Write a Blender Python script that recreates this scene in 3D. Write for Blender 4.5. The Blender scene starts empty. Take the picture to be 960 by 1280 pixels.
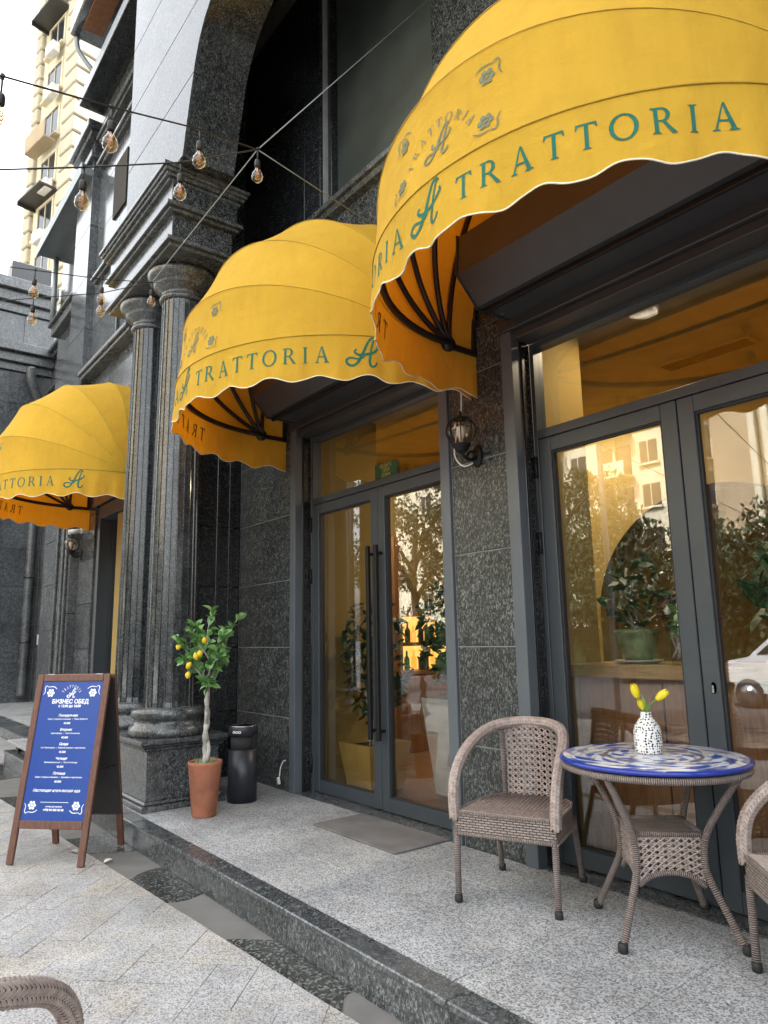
import bpy, bmesh, math, random
from mathutils import Vector, Matrix, Euler
R = math.radians
rnd = random.Random(7)
scene = bpy.context.scene
COL = scene.collection

# ------------------------------------------------------------------ camera
YAW, PITCH, ROLL, FPX = 0.906901677, 0.176881878, -0.0189100772, 883.75
CAM = Vector((0, 0, 1.35))
fw = Vector((-math.sin(YAW)*math.cos(PITCH), math.cos(YAW)*math.cos(PITCH), math.sin(PITCH)))
r0 = Vector((math.cos(YAW), math.sin(YAW), 0)); u0 = r0.cross(fw)
rt = math.cos(ROLL)*r0 + math.sin(ROLL)*u0; up = -math.sin(ROLL)*r0 + math.cos(ROLL)*u0
cd = bpy.data.cameras.new('camera'); cam = bpy.data.objects.new('camera', cd); COL.objects.link(cam)
cam.matrix_world = Matrix(((rt.x, up.x, -fw.x, CAM.x), (rt.y, up.y, -fw.y, CAM.y), (rt.z, up.z, -fw.z, CAM.z), (0, 0, 0, 1)))
cd.sensor_fit = 'VERTICAL'; cd.sensor_height = 36; cd.lens = 36*FPX/1280; cd.clip_start = .05; cd.clip_end = 900
scene.camera = cam

# ------------------------------------------------------------------ sky, sun, exposure
SUN_EL, SUN_AZ = R(48), R(100)          # direction towards the sun, azimuth from +X
wd = bpy.data.worlds.new('World'); scene.world = wd; wd.use_nodes = True
wn = wd.node_tree.nodes; wl = wd.node_tree.links
sky = wn.new('ShaderNodeTexSky'); sky.sky_type = 'NISHITA'; sky.sun_disc = False
sky.sun_elevation = SUN_EL; sky.sun_rotation = math.pi/2 - SUN_AZ
sky.air_density = 1.6; sky.dust_density = 6.0; sky.ozone_density = 1.0
hsv = wn.new('ShaderNodeHueSaturation'); hsv.inputs['Saturation'].default_value = .22
wl.new(sky.outputs[0], hsv.inputs['Color']); wl.new(hsv.outputs[0], wn['Background'].inputs[0])
wn['Background'].inputs[1].default_value = 0.15
sl = bpy.data.lights.new('sun', 'SUN'); sl.energy = 2.0; sl.angle = R(3); sl.color = (1, .95, .87)
so = bpy.data.objects.new('sun', sl); COL.objects.link(so)
sd = Vector((math.cos(SUN_EL)*math.cos(SUN_AZ), math.cos(SUN_EL)*math.sin(SUN_AZ), math.sin(SUN_EL)))
so.rotation_euler = sd.to_track_quat('Z', 'Y').to_euler(); so.location = sd*60
vs = scene.view_settings; vs.view_transform = 'Standard'; vs.look = 'None'; vs.gamma = 1; vs.use_curve_mapping = False
vs.exposure = 2.7
cy = scene.cycles
cy.max_bounces = 10; cy.transparent_max_bounces = 16; cy.caustics_reflective = False; cy.caustics_refractive = False
cy.use_denoising = True; cy.sample_clamp_indirect = 8

# ------------------------------------------------------------------ materials
MATS = {}
def nodes(name):
    m = bpy.data.materials.new(name); m.use_nodes = True; MATS[name] = m
    nt = m.node_tree; b = nt.nodes['Principled BSDF']
    return m, nt.nodes, nt.links, b
def ramp(n, stops, interp='LINEAR'):
    r = n.new('ShaderNodeValToRGB'); e = r.color_ramp.elements; r.color_ramp.interpolation = interp
    while len(e) < len(stops): e.new(.5)
    for k, (p, c) in zip(e, stops): k.position = p; k.color = (*c, 1) if len(c) == 3 else c
    return r
def pos(n, l, scale=1.0, obj=False):
    if obj: t = n.new('ShaderNodeTexCoord').outputs['Object']
    else: t = n.new('ShaderNodeNewGeometry').outputs['Position']
    return t
def noise(n, l, t, scale, detail=3, rough=.5):
    x = n.new('ShaderNodeTexNoise'); x.inputs['Scale'].default_value = scale; x.inputs['Detail'].default_value = detail
    x.inputs['Roughness'].default_value = rough; l.new(t, x.inputs['Vector']); return x
def mix(n, l, a, b, f, typ='MIX'):
    x = n.new('ShaderNodeMix'); x.data_type = 'RGBA'; x.blend_type = typ
    for s, v in ((0, f), (6, a), (7, b)):
        if hasattr(v, 'links'): l.new(v, x.inputs[s])
        else: x.inputs[s].default_value = v if s == 0 else (*v, 1)
    return x.outputs[2]
def bump(n, l, b, h, strength=.3, dist=.005):
    x = n.new('ShaderNodeBump'); x.inputs['Strength'].default_value = strength; x.inputs['Distance'].default_value = dist
    l.new(h, x.inputs['Height']); l.new(x.outputs[0], b.inputs['Normal']); return x
def plain(name, col, rough=.5, metal=0.0, var=.12, vs_=6.0, bs=60.0, bst=.12, bd=.003, obj=False, spec=.5):
    m, n, l, b = nodes(name)
    b.inputs['Roughness'].default_value = rough; b.inputs['Metallic'].default_value = metal
    b.inputs['Specular IOR Level'].default_value = spec
    t = pos(n, l, obj=obj)
    x = noise(n, l, t, vs_, 4)
    r = ramp(n, [(.3, tuple(c*(1-var) for c in col)), (.7, tuple(min(1, c*(1+var)) for c in col))])
    l.new(x.outputs[0], r.inputs[0]); l.new(r.outputs[0], b.inputs['Base Color'])
    if bst: bump(n, l, b, noise(n, l, t, bs, 3).outputs[0], bst, bd)
    return m
def granite(name, base, fleck, rough, cell=55, amount=.74, stretch=(1, 1, 1), stain=.35, bst=.0, fine=260, spec=.7):
    m, n, l, b = nodes(name)
    t = pos(n, l)
    mp = n.new('ShaderNodeMapping'); mp.inputs['Scale'].default_value = stretch; mp.inputs['Rotation'].default_value = (.5, .6, .35)
    l.new(t, mp.inputs[0])
    wob = noise(n, l, mp.outputs[0], cell*.6, 2)
    va = n.new('ShaderNodeVectorMath'); va.operation = 'MULTIPLY_ADD'; l.new(wob.outputs[1], va.inputs[0]); va.inputs[1].default_value = (.016,)*3; l.new(mp.outputs[0], va.inputs[2])
    v = n.new('ShaderNodeTexVoronoi'); v.inputs['Scale'].default_value = cell; l.new(va.outputs[0], v.inputs['Vector'])
    sx = n.new('ShaderNodeSeparateColor'); l.new(v.outputs['Color'], sx.inputs[0])
    d = tuple(c*.55 for c in base); g = tuple((c*.7+f*.3) for c, f in zip(base, fleck))
    r = ramp(n, [(0, d), (.45, base), (amount, g), (min(.97, amount+.17), fleck)])
    l.new(sx.outputs[0], r.inputs[0])
    v2 = n.new('ShaderNodeTexVoronoi'); v2.inputs['Scale'].default_value = fine; l.new(mp.outputs[0], v2.inputs['Vector'])
    s2 = n.new('ShaderNodeSeparateColor'); l.new(v2.outputs['Color'], s2.inputs[0])
    r2 = ramp(n, [(0, (.45,)*3), (.6, (1,)*3), (1, (1.9,)*3)]); l.new(s2.outputs[0], r2.inputs[0])
    c1 = mix(n, l, r.outputs[0], r2.outputs[0], .75, 'MULTIPLY')
    big = noise(n, l, t, 1.7, 5, .6)
    r3 = ramp(n, [(.25, (1-stain,)*3), (.75, (1+stain,)*3)]); l.new(big.outputs[0], r3.inputs[0])
    c2 = mix(n, l, c1, r3.outputs[0], 1.0, 'MULTIPLY')
    md = noise(n, l, t, 14, 4, .65); r6 = ramp(n, [(.33, (.62,)*3), (.68, (1.35,)*3)]); l.new(md.outputs[0], r6.inputs[0])
    c2 = mix(n, l, c2, r6.outputs[0], 1.0, 'MULTIPLY')
    oi = n.new('ShaderNodeObjectInfo'); r7 = ramp(n, [(0, (.84,)*3), (1, (1.16,)*3)]); l.new(oi.outputs['Random'], r7.inputs[0])
    c2 = mix(n, l, c2, r7.outputs[0], 1.0, 'MULTIPLY')
    l.new(c2, b.inputs['Base Color'])
    rr = n.new('ShaderNodeMapRange'); rr.inputs[3].default_value = rough*.75; rr.inputs[4].default_value = rough*1.35
    l.new(big.outputs[0], rr.inputs[0]); l.new(rr.outputs[0], b.inputs['Roughness'])
    b.inputs['Specular IOR Level'].default_value = spec
    if bst: bump(n, l, b, s2.outputs[0], bst, .002)
    return m
granite('granite_polished', (.032, .036, .037), (.105, .115, .113), .12, 130, .66, (1, 1, .6), .3)
granite('granite_column', (.030, .034, .037), (.085, .094, .096), .13, 170, .72, (1, 1, .8), .2)
granite('granite_pier', (.05, .056, .06), (.12, .13, .135), .26, 130, .7, (1, 1, .7), .25, spec=.42)
granite('granite_slab', (.034, .038, .039), (.135, .147, .143), .30, 120, .66, (1, 1, .55), .3, spec=.4)
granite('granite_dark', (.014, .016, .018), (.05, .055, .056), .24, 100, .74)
granite('granite_kerb', (.062, .069, .072), (.15, .16, .164), .26, 120, .68, (1, 1, .6), .3, .03)
granite('granite_gutter_dark', (.022, .025, .023), (.15, .16, .145), .22, 80, .7, bst=.05)
granite('granite_gutter_smooth', (.115, .135, .15), (.17, .185, .2), .42, 110, .8, stain=.5, spec=.4)
granite('granite_grey', (.075, .083, .09), (.13, .14, .147), .12, 90, .75)
plain('panel_grey', (.055, .066, .06), .4, 0, .25, 3)
plain('joint_dark', (.03, .03, .03), .9)
plain('joint_light', (.32, .33, .33), .8)
def paving(name, dk, md, lt, cell, tint, tamt):
    m, n, l, b = nodes(name)
    t = pos(n, l)
    v = n.new('ShaderNodeTexVoronoi'); v.inputs['Scale'].default_value = cell; l.new(t, v.inputs['Vector'])
    s = n.new('ShaderNodeSeparateColor'); l.new(v.outputs['Color'], s.inputs[0])
    r = ramp(n, [(0, dk), (.3, md), (.62, lt), (1, tuple(min(.85, c*1.2) for c in lt))]); l.new(s.outputs[0], r.inputs[0])
    big = noise(n, l, t, 2.2, 5, .62)
    r3 = ramp(n, [(.28, (.72,)*3), (.72, (1.18,)*3)]); l.new(big.outputs[0], r3.inputs[0])
    c = mix(n, l, r.outputs[0], r3.outputs[0], 1.0, 'MULTIPLY')
    oi = n.new('ShaderNodeObjectInfo')
    r4 = ramp(n, [(0, (.90, .91, .93)), (.35, (.97, .97, .98)), (.7, (1.0, .985, .96)), (1, tint)]); l.new(oi.outputs['Random'], r4.inputs[0])
    c = mix(n, l, c, r4.outputs[0], tamt, 'MULTIPLY')
    st = noise(n, l, t, 5.5, 4, .6); r5 = ramp(n, [(.5, (.97, .97, .97)), (.7, (.93, .85, .70))]); l.new(st.outputs[0], r5.inputs[0])
    c = mix(n, l, c, r5.outputs[0], tamt*.6, 'MULTIPLY')
    l.new(c, b.inputs['Base Color'])
    dk2 = noise(n, l, t, .9, 6, .7); r8 = ramp(n, [(.36, (.80,)*3), (.56, (1.05,)*3)]); l.new(dk2.outputs[0], r8.inputs[0]); l.new(mix(n, l, c, r8.outputs[0], 1.0, 'MULTIPLY'), b.inputs['Base Color'])
    w = noise(n, l, t, 1.1, 3); rr = ramp(n, [(.4, (.75,)*3), (.66, (.42,)*3)]); l.new(w.outputs[0], rr.inputs[0]); l.new(rr.outputs[0], b.inputs['Roughness'])
    bump(n, l, b, s.outputs[0], .25, .002)
    return m
paving('paver_stone', (.15, .145, .14), (.33, .325, .315), (.47, .468, .46), 170, (1.0, .95, .86), .9)
paving('terrace_stone', (.10, .105, .11), (.26, .27, .28), (.47, .48, .48), 150, (.95, .97, 1.0), .5)
plain('sand_joint', (.16, .155, .145), .95)
plain('asphalt', (.055, .055, .058), .9, bs=200, bst=.4)
plain('frame_metal', (.047, .058, .068), .38, .0, .08, 2.0, 300, .03, .001)
plain('trim_metal', (.10, .118, .135), .36, .0, .06, 2.0, 300, .03, .001)
plain('header_metal', (.05, .047, .045), .42, .0, .08, 2.0, 300, .03, .001)
plain('black_metal', (.010, .010, .011), .5, .0, .1, spec=.3)
plain('rib_paint', (.018, .011, .009), .45)
plain('shutter_metal', (.055, .058, .062), .4, .1, .08)
plain('steel', (.55, .56, .57), .25, 1.0, .08, 20)
plain('galvanised', (.25, .28, .29), .45, .5, .1)
plain('ochre_wall', (.31, .215, .06), .8, 0, .06, 2, 40, .05)
plain('ceiling_paint', (.40, .30, .13), .85)
plain('dark_room', (.03, .025, .02), .9)
plain('white_plastic', (.78, .77, .74), .4)
plain('cream_stone', (.50, .455, .35), .8, 0, .08, .6, 20, .2)
plain('cream_render', (.66, .60, .45), .85, 0, .06, .5)
plain('tan_render', (.40, .31, .20), .85, 0, .06, .5)
plain('window_dark', (.03, .035, .04), .12)
plain('terracotta', (.36, .135, .075), .8, 0, .3, 7, 40, .15, .003, True)
plain('bark', (.40, .38, .35), .85, 0, .35, 18, 45, .6, .006, True)
plain('leaf_green', (.085, .21, .055), .38, 0, .35, 12, 40, .1, .002, True)
plain('leaf_pale', (.17, .33, .11), .38, 0, .3, 12, 40, .1, .002, True)
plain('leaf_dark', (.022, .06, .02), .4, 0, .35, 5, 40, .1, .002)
plain('leaf_tree', (.024, .043, .014), .6, 0, .4, 1.2, 40, .1, .002)
plain('tree_bark', (.09, .07, .05), .9, 0, .2, 6, 20, .6, .02)
plain('lemon', (.75, .52, .03), .4, 0, .15, 30, 120, .2, .002, True)
plain('moss', (.16, .20, .09), .9, 0, .5, 40, 60, .6, .01)
plain('bin_paint', (.022, .026, .034), .38, .0, .08, 8, 300, .05)
plain('gold_planter', (.58, .38, .11), .4, .25, .08)
plain('white_planter', (.58, .55, .49), .5)
plain('green_glaze', (.21, .25, .13), .25, 0, .35, 14, 30, .25, .006)
plain('soil', (.05, .035, .025), .95)
plain('tulip_yellow', (.85, .68, .02), .42, 0, .08, 40, 90, .1, .002, True)
plain('tulip_stem', (.17, .36, .05), .45, 0, .2, 30, 60, .1, .002, True)
plain('board_back', (.02, .019, .018), .6)
plain('cord_white', (.75, .73, .68), .5)
plain('rubber', (.02, .02, .022), .6)
plain('print_white', (.86, .87, .88), .55)
plain('print_green', (.025, .15, .11), .85, 0, .12, 60, 200, .05, spec=.15)
plain('print_grey', (.17, .20, .14), .9, 0, .12, 60, 200, .05, spec=.1)
plain('seam_thread', (.50, .31, .03), .8)
plain('piping_white', (.83, .78, .60), .6)
plain('car_white', (.72, .74, .75), .2, 0, .02)
plain('tile_brown', (.26, .105, .04), .6, 0, .25, 14, 30, .4)
plain('sticker_green', (.02, .09, .045), .5)
plain('sticker_gold', (.5, .42, .08), .5)
plain('doormat_fibre', (.155, .15, .148), .95, 0, .18, 5, 300, .6, .004)
plain('socket_black', (.012, .012, .012), .5)
def wood(name, a, b_, rough=.45, scale=7, ax=(1, 1, 12)):
    m, n, l, b = nodes(name)
    t = pos(n, l, obj=True); mp = n.new('ShaderNodeMapping'); mp.inputs['Scale'].default_value = ax; l.new(t, mp.inputs[0])
    x = noise(n, l, mp.outputs[0], scale, 6, .62); x.inputs['Distortion'].default_value = 1.2
    r = ramp(n, [(.3, a), (.7, b_)]); l.new(x.outputs[0], r.inputs[0]); l.new(r.outputs[0], b.inputs['Base Color'])
    b.inputs['Roughness'].default_value = rough; bump(n, l, b, x.outputs[0], .12, .002)
wood('board_wood', (.085, .033, .020), (.17, .075, .05), .45, 9, (6, 6, 1))
wood('counter_wood', (.17, .075, .025), (.36, .185, .075), .4, 5, (8, 8, 1))
wood('counter_top', (.30, .17, .075), (.50, .32, .17), .35, 4, (1, 9, 9))
wood('floor_wood', (.11, .06, .03), (.24, .14, .07), .35, 3, (1, 8, 1))
# fabric: diffuse + translucent, fine thread bump
def fabric(name, col, tcol, tf=.4):
    m, n, l, b = nodes(name)
    t = pos(n, l); x = noise(n, l, t, 3.5, 5, .6)
    r = ramp(n, [(.25, tuple(c*.9 for c in col)), (.75, tuple(min(1, c*1.06) for c in col))]); l.new(x.outputs[0], r.inputs[0])
    mp = n.new('ShaderNodeMapping'); mp.inputs['Scale'].default_value = (7, 7, .9); l.new(t, mp.inputs[0])
    sk = noise(n, l, mp.outputs[0], 2.2, 5, .65); rs2 = ramp(n, [(.32, (.86, .84, .82)), (.55, (1, 1, 1))]); l.new(sk.outputs[0], rs2.inputs[0])
    l.new(mix(n, l, r.outputs[0], rs2.outputs[0], .45, 'MULTIPLY'), b.inputs['Base Color']); b.inputs['Roughness'].default_value = .85; b.inputs['Specular IOR Level'].default_value = .25
    wv = noise(n, l, t, 7, 5, .55); wv.inputs['Distortion'].default_value = .4; th = noise(n, l, t, 700, 1)
    ad = n.new('ShaderNodeMath'); ad.operation = 'MULTIPLY_ADD'; l.new(th.outputs[0], ad.inputs[0]); ad.inputs[1].default_value = .06; l.new(wv.outputs[0], ad.inputs[2])
    bm = bump(n, l, b, ad.outputs[0], .4, .03)
    tr = n.new('ShaderNodeBsdfTranslucent'); tr.inputs[0].default_value = (*tcol, 1); l.new(bm.outputs[0], tr.inputs['Normal'])
    mx = n.new('ShaderNodeMixShader'); mx.inputs[0].default_value = tf
    l.new(b.outputs[0], mx.inputs[1]); l.new(tr.outputs[0], mx.inputs[2]); l.new(mx.outputs[0], n['Material Output'].inputs[0])
fabric('awning_fabric', (.84, .525, .055), (.80, .24, .005), .38)
def glass(name, tint, base=.08, gl=(.95, .97, 1.0), rough=.0, ior=1.5):
    m, n, l, b = nodes(name)
    tr = n.new('ShaderNodeBsdfTransparent'); tr.inputs[0].default_value = (*tint, 1)
    g = n.new('ShaderNodeBsdfGlossy'); g.inputs[0].default_value = (*gl, 1); g.inputs['Roughness'].default_value = rough
    f = n.new('ShaderNodeLayerWeight'); f.inputs[0].default_value = .5
    pw = n.new('ShaderNodeMath'); pw.operation = 'POWER'; l.new(f.outputs['Facing'], pw.inputs[0]); pw.inputs[1].default_value = 4.0
    a = n.new('ShaderNodeMath'); a.operation = 'MULTIPLY_ADD'; a.use_clamp = True; l.new(pw.outputs[0], a.inputs[0]); a.inputs[1].default_value = .8; a.inputs[2].default_value = base
    mx = n.new('ShaderNodeMixShader'); l.new(a.outputs[0], mx.inputs[0]); l.new(tr.outputs[0], mx.inputs[1]); l.new(g.outputs[0], mx.inputs[2])
    l.new(mx.outputs[0], n['Material Output'].inputs[0]); n.remove(b)
glass('pane_glass', (.92, .92, .91), .085)
glass('amber_glass', (.98, .86, .66), .06)
glass('smoky_glass', (.92, .84, .72), .08)
glass('clear_glass', (.94, .94, .94), .05)
def emit(name, col, st):
    m, n, l, b = nodes(name)
    b.inputs['Emission Color'].default_value = (*col, 1); b.inputs['Emission Strength'].default_value = st; b.inputs['Base Color'].default_value = (*col, 1)
emit('lamp_glow', (1, .72, .35), 4.0)
emit('bar_glow', (1, .45, .10), .35)
plain('filament', (.62, .30, .05), .3, .6)
# wicker: wrapped (rings along u) and woven (bricks on uv)
def wicker(name, kind, dk=(.085, .062, .052), lt=(.40, .33, .30)):
    m, n, l, b = nodes(name)
    uv = n.new('ShaderNodeUVMap').outputs[0]
    if kind == 'wrap':
        w = n.new('ShaderNodeTexWave'); w.wave_type = 'BANDS'; w.bands_direction = 'X'; w.inputs['Scale'].default_value = 36; w.inputs['Distortion'].default_value = .8; w.inputs['Detail Scale'].default_value = 2
        l.new(uv, w.inputs['Vector']); h = w.outputs['Color']
        r = ramp(n, [(.05, dk), (.5, lt)]); l.new(h, r.inputs[0]); c = r.outputs[0]
    else:
        w = n.new('ShaderNodeTexBrick'); w.offset = .5; w.inputs['Scale'].default_value = 1; w.inputs['Brick Width'].default_value = .034; w.inputs['Row Height'].default_value = .0125
        w.inputs['Mortar Size'].default_value = .003; w.inputs['Mortar Smooth'].default_value = .9; w.inputs['Color1'].default_value = (*lt, 1); w.inputs['Color2'].default_value = tuple(c*.75 for c in lt)+(1,); w.inputs['Mortar'].default_value = (*dk, 1)
        l.new(uv, w.inputs['Vector']); c = w.outputs['Color']
        iv = n.new('ShaderNodeMath'); iv.operation = 'SUBTRACT'; iv.inputs[0].default_value = 1; l.new(w.outputs['Fac'], iv.inputs[1]); h = iv.outputs[0]
    x = noise(n, l, pos(n, l, obj=True), 25, 3); r2 = ramp(n, [(.3, (.8,)*3), (.7, (1.15,)*3)]); l.new(x.outputs[0], r2.inputs[0])
    l.new(mix(n, l, c, r2.outputs[0], 1.0, 'MULTIPLY'), b.inputs['Base Color']); b.inputs['Roughness'].default_value = .5
    bump(n, l, b, h, 1.0, .006)
wicker('wicker_wrap', 'wrap'); wicker('wicker_woven', 'woven')
plain('wicker_strand', (.38, .31, .28), .48, 0, .28, 40, 150, .2, .002, True)
plain('wicker_core', (.05, .036, .03), .6, 0, .2, 40, 100, .2, .002, True)
# majolica table top: polar pattern of blue leaves on white with ochre scrolls
def majolica():
    m, n, l, b = nodes('majolica'); t = pos(n, l, obj=True)
    se = n.new('ShaderNodeSeparateXYZ'); l.new(t, se.inputs[0])
    def M(op, a, b_=None, c=None):
        x = n.new('ShaderNodeMath'); x.operation = op
        for i, v in enumerate((a, b_, c)):
            if v is None: continue
            if hasattr(v, 'links'): l.new(v, x.inputs[i])
            else: x.inputs[i].default_value = v
        return x.outputs[0]
    an = M('ARCTAN2', se.outputs[1], se.outputs[0])
    rr = M('SQRT', M('ADD', M('MULTIPLY', se.outputs[0], se.outputs[0]), M('MULTIPLY', se.outputs[1], se.outputs[1])))
    wob = noise(n, l, t, 9, 2).outputs[0]
    pet = M('SINE', M('ADD', M('MULTIPLY', an, 8.0), M('MULTIPLY', M('SINE', M('MULTIPLY', rr, 34.0)), 1.6)))
    band = M('SINE', M('ADD', M('MULTIPLY', rr, 52.0), M('MULTIPLY', wob, 5.0)))
    blue = M('MULTIPLY', pet, band)
    cm = n.new('ShaderNodeCombineXYZ'); l.new(M('MULTIPLY', an, 1.3), cm.inputs[0]); l.new(M('MULTIPLY', rr, 9.0), cm.inputs[1])
    vor = n.new('ShaderNodeTexVoronoi'); vor.feature = 'DISTANCE_TO_EDGE'; vor.inputs['Scale'].default_value = 1.6; l.new(cm.outputs[0], vor.inputs['Vector'])
    white = (.80, .82, .83)
    r1 = ramp(n, [(.36, white), (.44, (.25, .40, .74)), (.62, (.02, .06, .42))]); l.new(M('MULTIPLY_ADD', blue, .5, .42), r1.inputs[0])
    n2 = noise(n, l, t, 5, 1).outputs[0]; r2 = ramp(n, [(.5, (0, 0, 0)), (.56, (1, 1, 1))]); l.new(n2, r2.inputs[0])
    c = mix(n, l, r1.outputs[0], (.80, .70, .52), M('MULTIPLY', r2.outputs[0], .35))
    r3 = ramp(n, [(.035, (1, 1, 1)), (.075, (0, 0, 0))]); l.new(vor.outputs['Distance'], r3.inputs[0])
    c = mix(n, l, c, (.22, .19, .17), M('MULTIPLY', r3.outputs[0], .45))
    r4 = ramp(n, [(.205, (0, 0, 0)), (.212, (1, 1, 1)), (.225, (1, 1, 1)), (.232, (0, 0, 0))]); l.new(rr, r4.inputs[0])
    c = mix(n, l, c, (.19, .16, .14), r4.outputs[0])
    r5 = ramp(n, [(.105, (1, 1, 1)), (.12, (0, 0, 0))]); l.new(rr, r5.inputs[0])
    c = mix(n, l, c, white, M('MULTIPLY', r5.outputs[0], .5))
    l.new(c, b.inputs['Base Color']); b.inputs['Roughness'].default_value = .16; b.inputs['Specular IOR Level'].default_value = .35
majolica()
plain('glaze_blue', (.02, .045, .33), .08, 0, .1, 20, 50, .03)
plain('print_blue', (.008, .052, .28), .3, 0, .06, 3, 200, .03)
def spotted():
    m, n, l, b = nodes('vase_spots'); t = pos(n, l, obj=True)
    v = n.new('ShaderNodeTexVoronoi'); v.inputs['Scale'].default_value = 82; v.inputs['Randomness'].default_value = .45; l.new(t, v.inputs['Vector'])
    r = ramp(n, [(.36, (.02, .02, .03)), (.43, (.82, .82, .80))]); l.new(v.outputs['Distance'], r.inputs[0]); l.new(r.outputs[0], b.inputs['Base Color'])
    b.inputs['Roughness'].default_value = .15
spotted()
MT = MATS

# ------------------------------------------------------------------ builders
WM = {}                                   # world matrix of every object built
class B:
    """collects vertices and faces; build() links them as one mesh object"""
    def __init__(s): s.v = []; s.f = []; s.uv = {}; s.sm = set()
    def add(s, vs_, fs, smooth=False):
        o = len(s.v); s.v += [Vector(p) for p in vs_]
        for f in fs:
            if smooth: s.sm.add(len(s.f))
            s.f.append(tuple(i+o for i in f))
        return s
    def box(s, x0, x1, y0, y1, z0, z1, c=0.0, M=None):
        if c <= 0:
            P = [(x, y, z) for z in (z0, z1) for y in (y0, y1) for x in (x0, x1)]
            F = [(0, 2, 3, 1), (4, 5, 7, 6), (0, 1, 5, 4), (2, 6, 7, 3), (0, 4, 6, 2), (1, 3, 7, 5)]
        else:
            c = min(c, .45*(x1-x0), .45*(y1-y0), .45*(z1-z0))
            P = []; idx = {}
            for sx in (0, 1):
                for sy in (0, 1):
                    for sz in (0, 1):
                        X = (x0, x1)[sx]; Y = (y0, y1)[sy]; Z = (z0, z1)[sz]
                        ix = X+c*(1-2*sx); iy = Y+c*(1-2*sy); iz = Z+c*(1-2*sz)
                        for a, p in enumerate(((X, iy, iz), (ix, Y, iz), (ix, iy, Z))):
                            idx[sx, sy, sz, a] = len(P); P.append(p)
            F = []
            g = lambda *k: idx[k]
            for q in (0, 1):
                F.append((g(q,0,0,0), g(q,1,0,0), g(q,1,1,0), g(q,0,1,0))); F.append((g(0,q,0,1), g(1,q,0,1), g(1,q,1,1), g(0,q,1,1))); F.append((g(0,0,q,2), g(1,0,q,2), g(1,1,q,2), g(0,1,q,2)))
                for w in (0, 1):
                    F.append((g(q,w,0,0), g(q,w,1,0), g(q,w,1,1), g(q,w,0,1)))
                    F.append((g(q,0,w,0), g(q,1,w,0), g(q,1,w,2), g(q,0,w,2)))
                    F.append((g(0,q,w,1), g(1,q,w,1), g(1,q,w,2), g(0,q,w,2)))
                    for u in (0, 1): F.append((g(q,w,u,0), g(q,w,u,1), g(q,w,u,2)))
            cen = Vector(((x0+x1)/2, (y0+y1)/2, (z0+z1)/2)); G = []
            for f in F:
                p = [Vector(P[i]) for i in f]; nn = (p[1]-p[0]).cross(p[2]-p[0]); m = sum(p, Vector())/len(p)
                G.append(f if nn.dot(m-cen) > 0 else f[::-1])
            F = G
        if M: P = [M @ Vector(p) for p in P]
        return s.add(P, F)
    def prism(s, poly, axis, a0, a1):
        """polygon (two coordinates) pushed along axis; x: (y,z), y: (x,z), z: (x,y)"""
        def mk(p, a): return {'x': (a, p[0], p[1]), 'y': (p[0], a, p[1]), 'z': (p[0], p[1], a)}[axis]
        n = len(poly); P = [mk(p, a0) for p in poly]+[mk(p, a1) for p in poly]
        F = [tuple(range(n))[::-1], tuple(range(n, 2*n))]+[(i, (i+1) % n, n+(i+1) % n, n+i) for i in range(n)]
        ar = sum(poly[i][0]*poly[(i+1) % n][1]-poly[(i+1) % n][0]*poly[i][1] for i in range(n))
        flip = (ar < 0) ^ (axis == 'y') ^ (a1 < a0)
        if flip: F = [f[::-1] for f in F]
        return s.add(P, F)
    def tube(s, path, r, n=8, caps=True, closed=False, smooth=True, flat=1.0):
        path = [Vector(p) for p in path]; m = len(path)
        rs = r if isinstance(r, (list, tuple)) else [r]*m
        rings = []; L = 0; ref = None; o = len(s.v)
        for i, p in enumerate(path):
            a = path[(i-1) % m] if (closed or i) else p; b = path[(i+1) % m] if (closed or i < m-1) else p
            t = (b-a).normalized()
            if ref is None:
                ref = Vector((0, 0, 1)) if abs(t.z) < .9 else Vector((1, 0, 0))
            u = (ref-t*ref.dot(t)).normalized(); ref = u; w = t.cross(u)
            if i: L += (p-path[i-1]).length
            rings.append(L)
            for k in range(n):
                q = 2*math.pi*k/n; s.v.append(p+(u*math.cos(q)+w*math.sin(q)*flat)*rs[i])
        seg = m if closed else m-1
        for i in range(seg):
            j = (i+1) % m
            for k in range(n):
                k2 = (k+1) % n; f = (o+i*n+k, o+i*n+k2, o+j*n+k2, o+j*n+k)
                if smooth: s.sm.add(len(s.f))
                cr = 2*math.pi*max(rs[i], 1e-4)/n; l1 = rings[j] if j else rings[-1]+.02
                s.uv[len(s.f)] = [(rings[i], cr*k), (rings[i], cr*(k+1)), (l1, cr*(k+1)), (l1, cr*k)]
                s.f.append(f)
        if caps and not closed:
            s.f.append(tuple(o+k for k in range(n))[::-1]); s.f.append(tuple(o+(m-1)*n+k for k in range(n)))
        return s
    def lathe(s, prof, c=(0, 0, 0), n=24, smooth=True, M=None, a0=0, a1=None):
        o = len(s.v); full = a1 is None; na = n if full else n+1; span = 2*math.pi if full else a1-a0
        for r_, z in prof:
            for k in range(na):
                a = a0+span*k/n; p = Vector((c[0]+r_*math.cos(a), c[1]+r_*math.sin(a), c[2]+z)); s.v.append(M @ p if M else p)
        for i in range(len(prof)-1):
            for k in range(n):
                k2 = (k+1) % na
                if smooth: s.sm.add(len(s.f))
                s.f.append((o+i*na+k, o+i*na+k2, o+(i+1)*na+k2, o+(i+1)*na+k))
        if full:
            if prof[0][0] > 1e-4: s.f.append(tuple(o+k for k in range(n))[::-1])
            if prof[-1][0] > 1e-4: s.f.append(tuple(o+(len(prof)-1)*n+k for k in range(n)))
        return s
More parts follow.
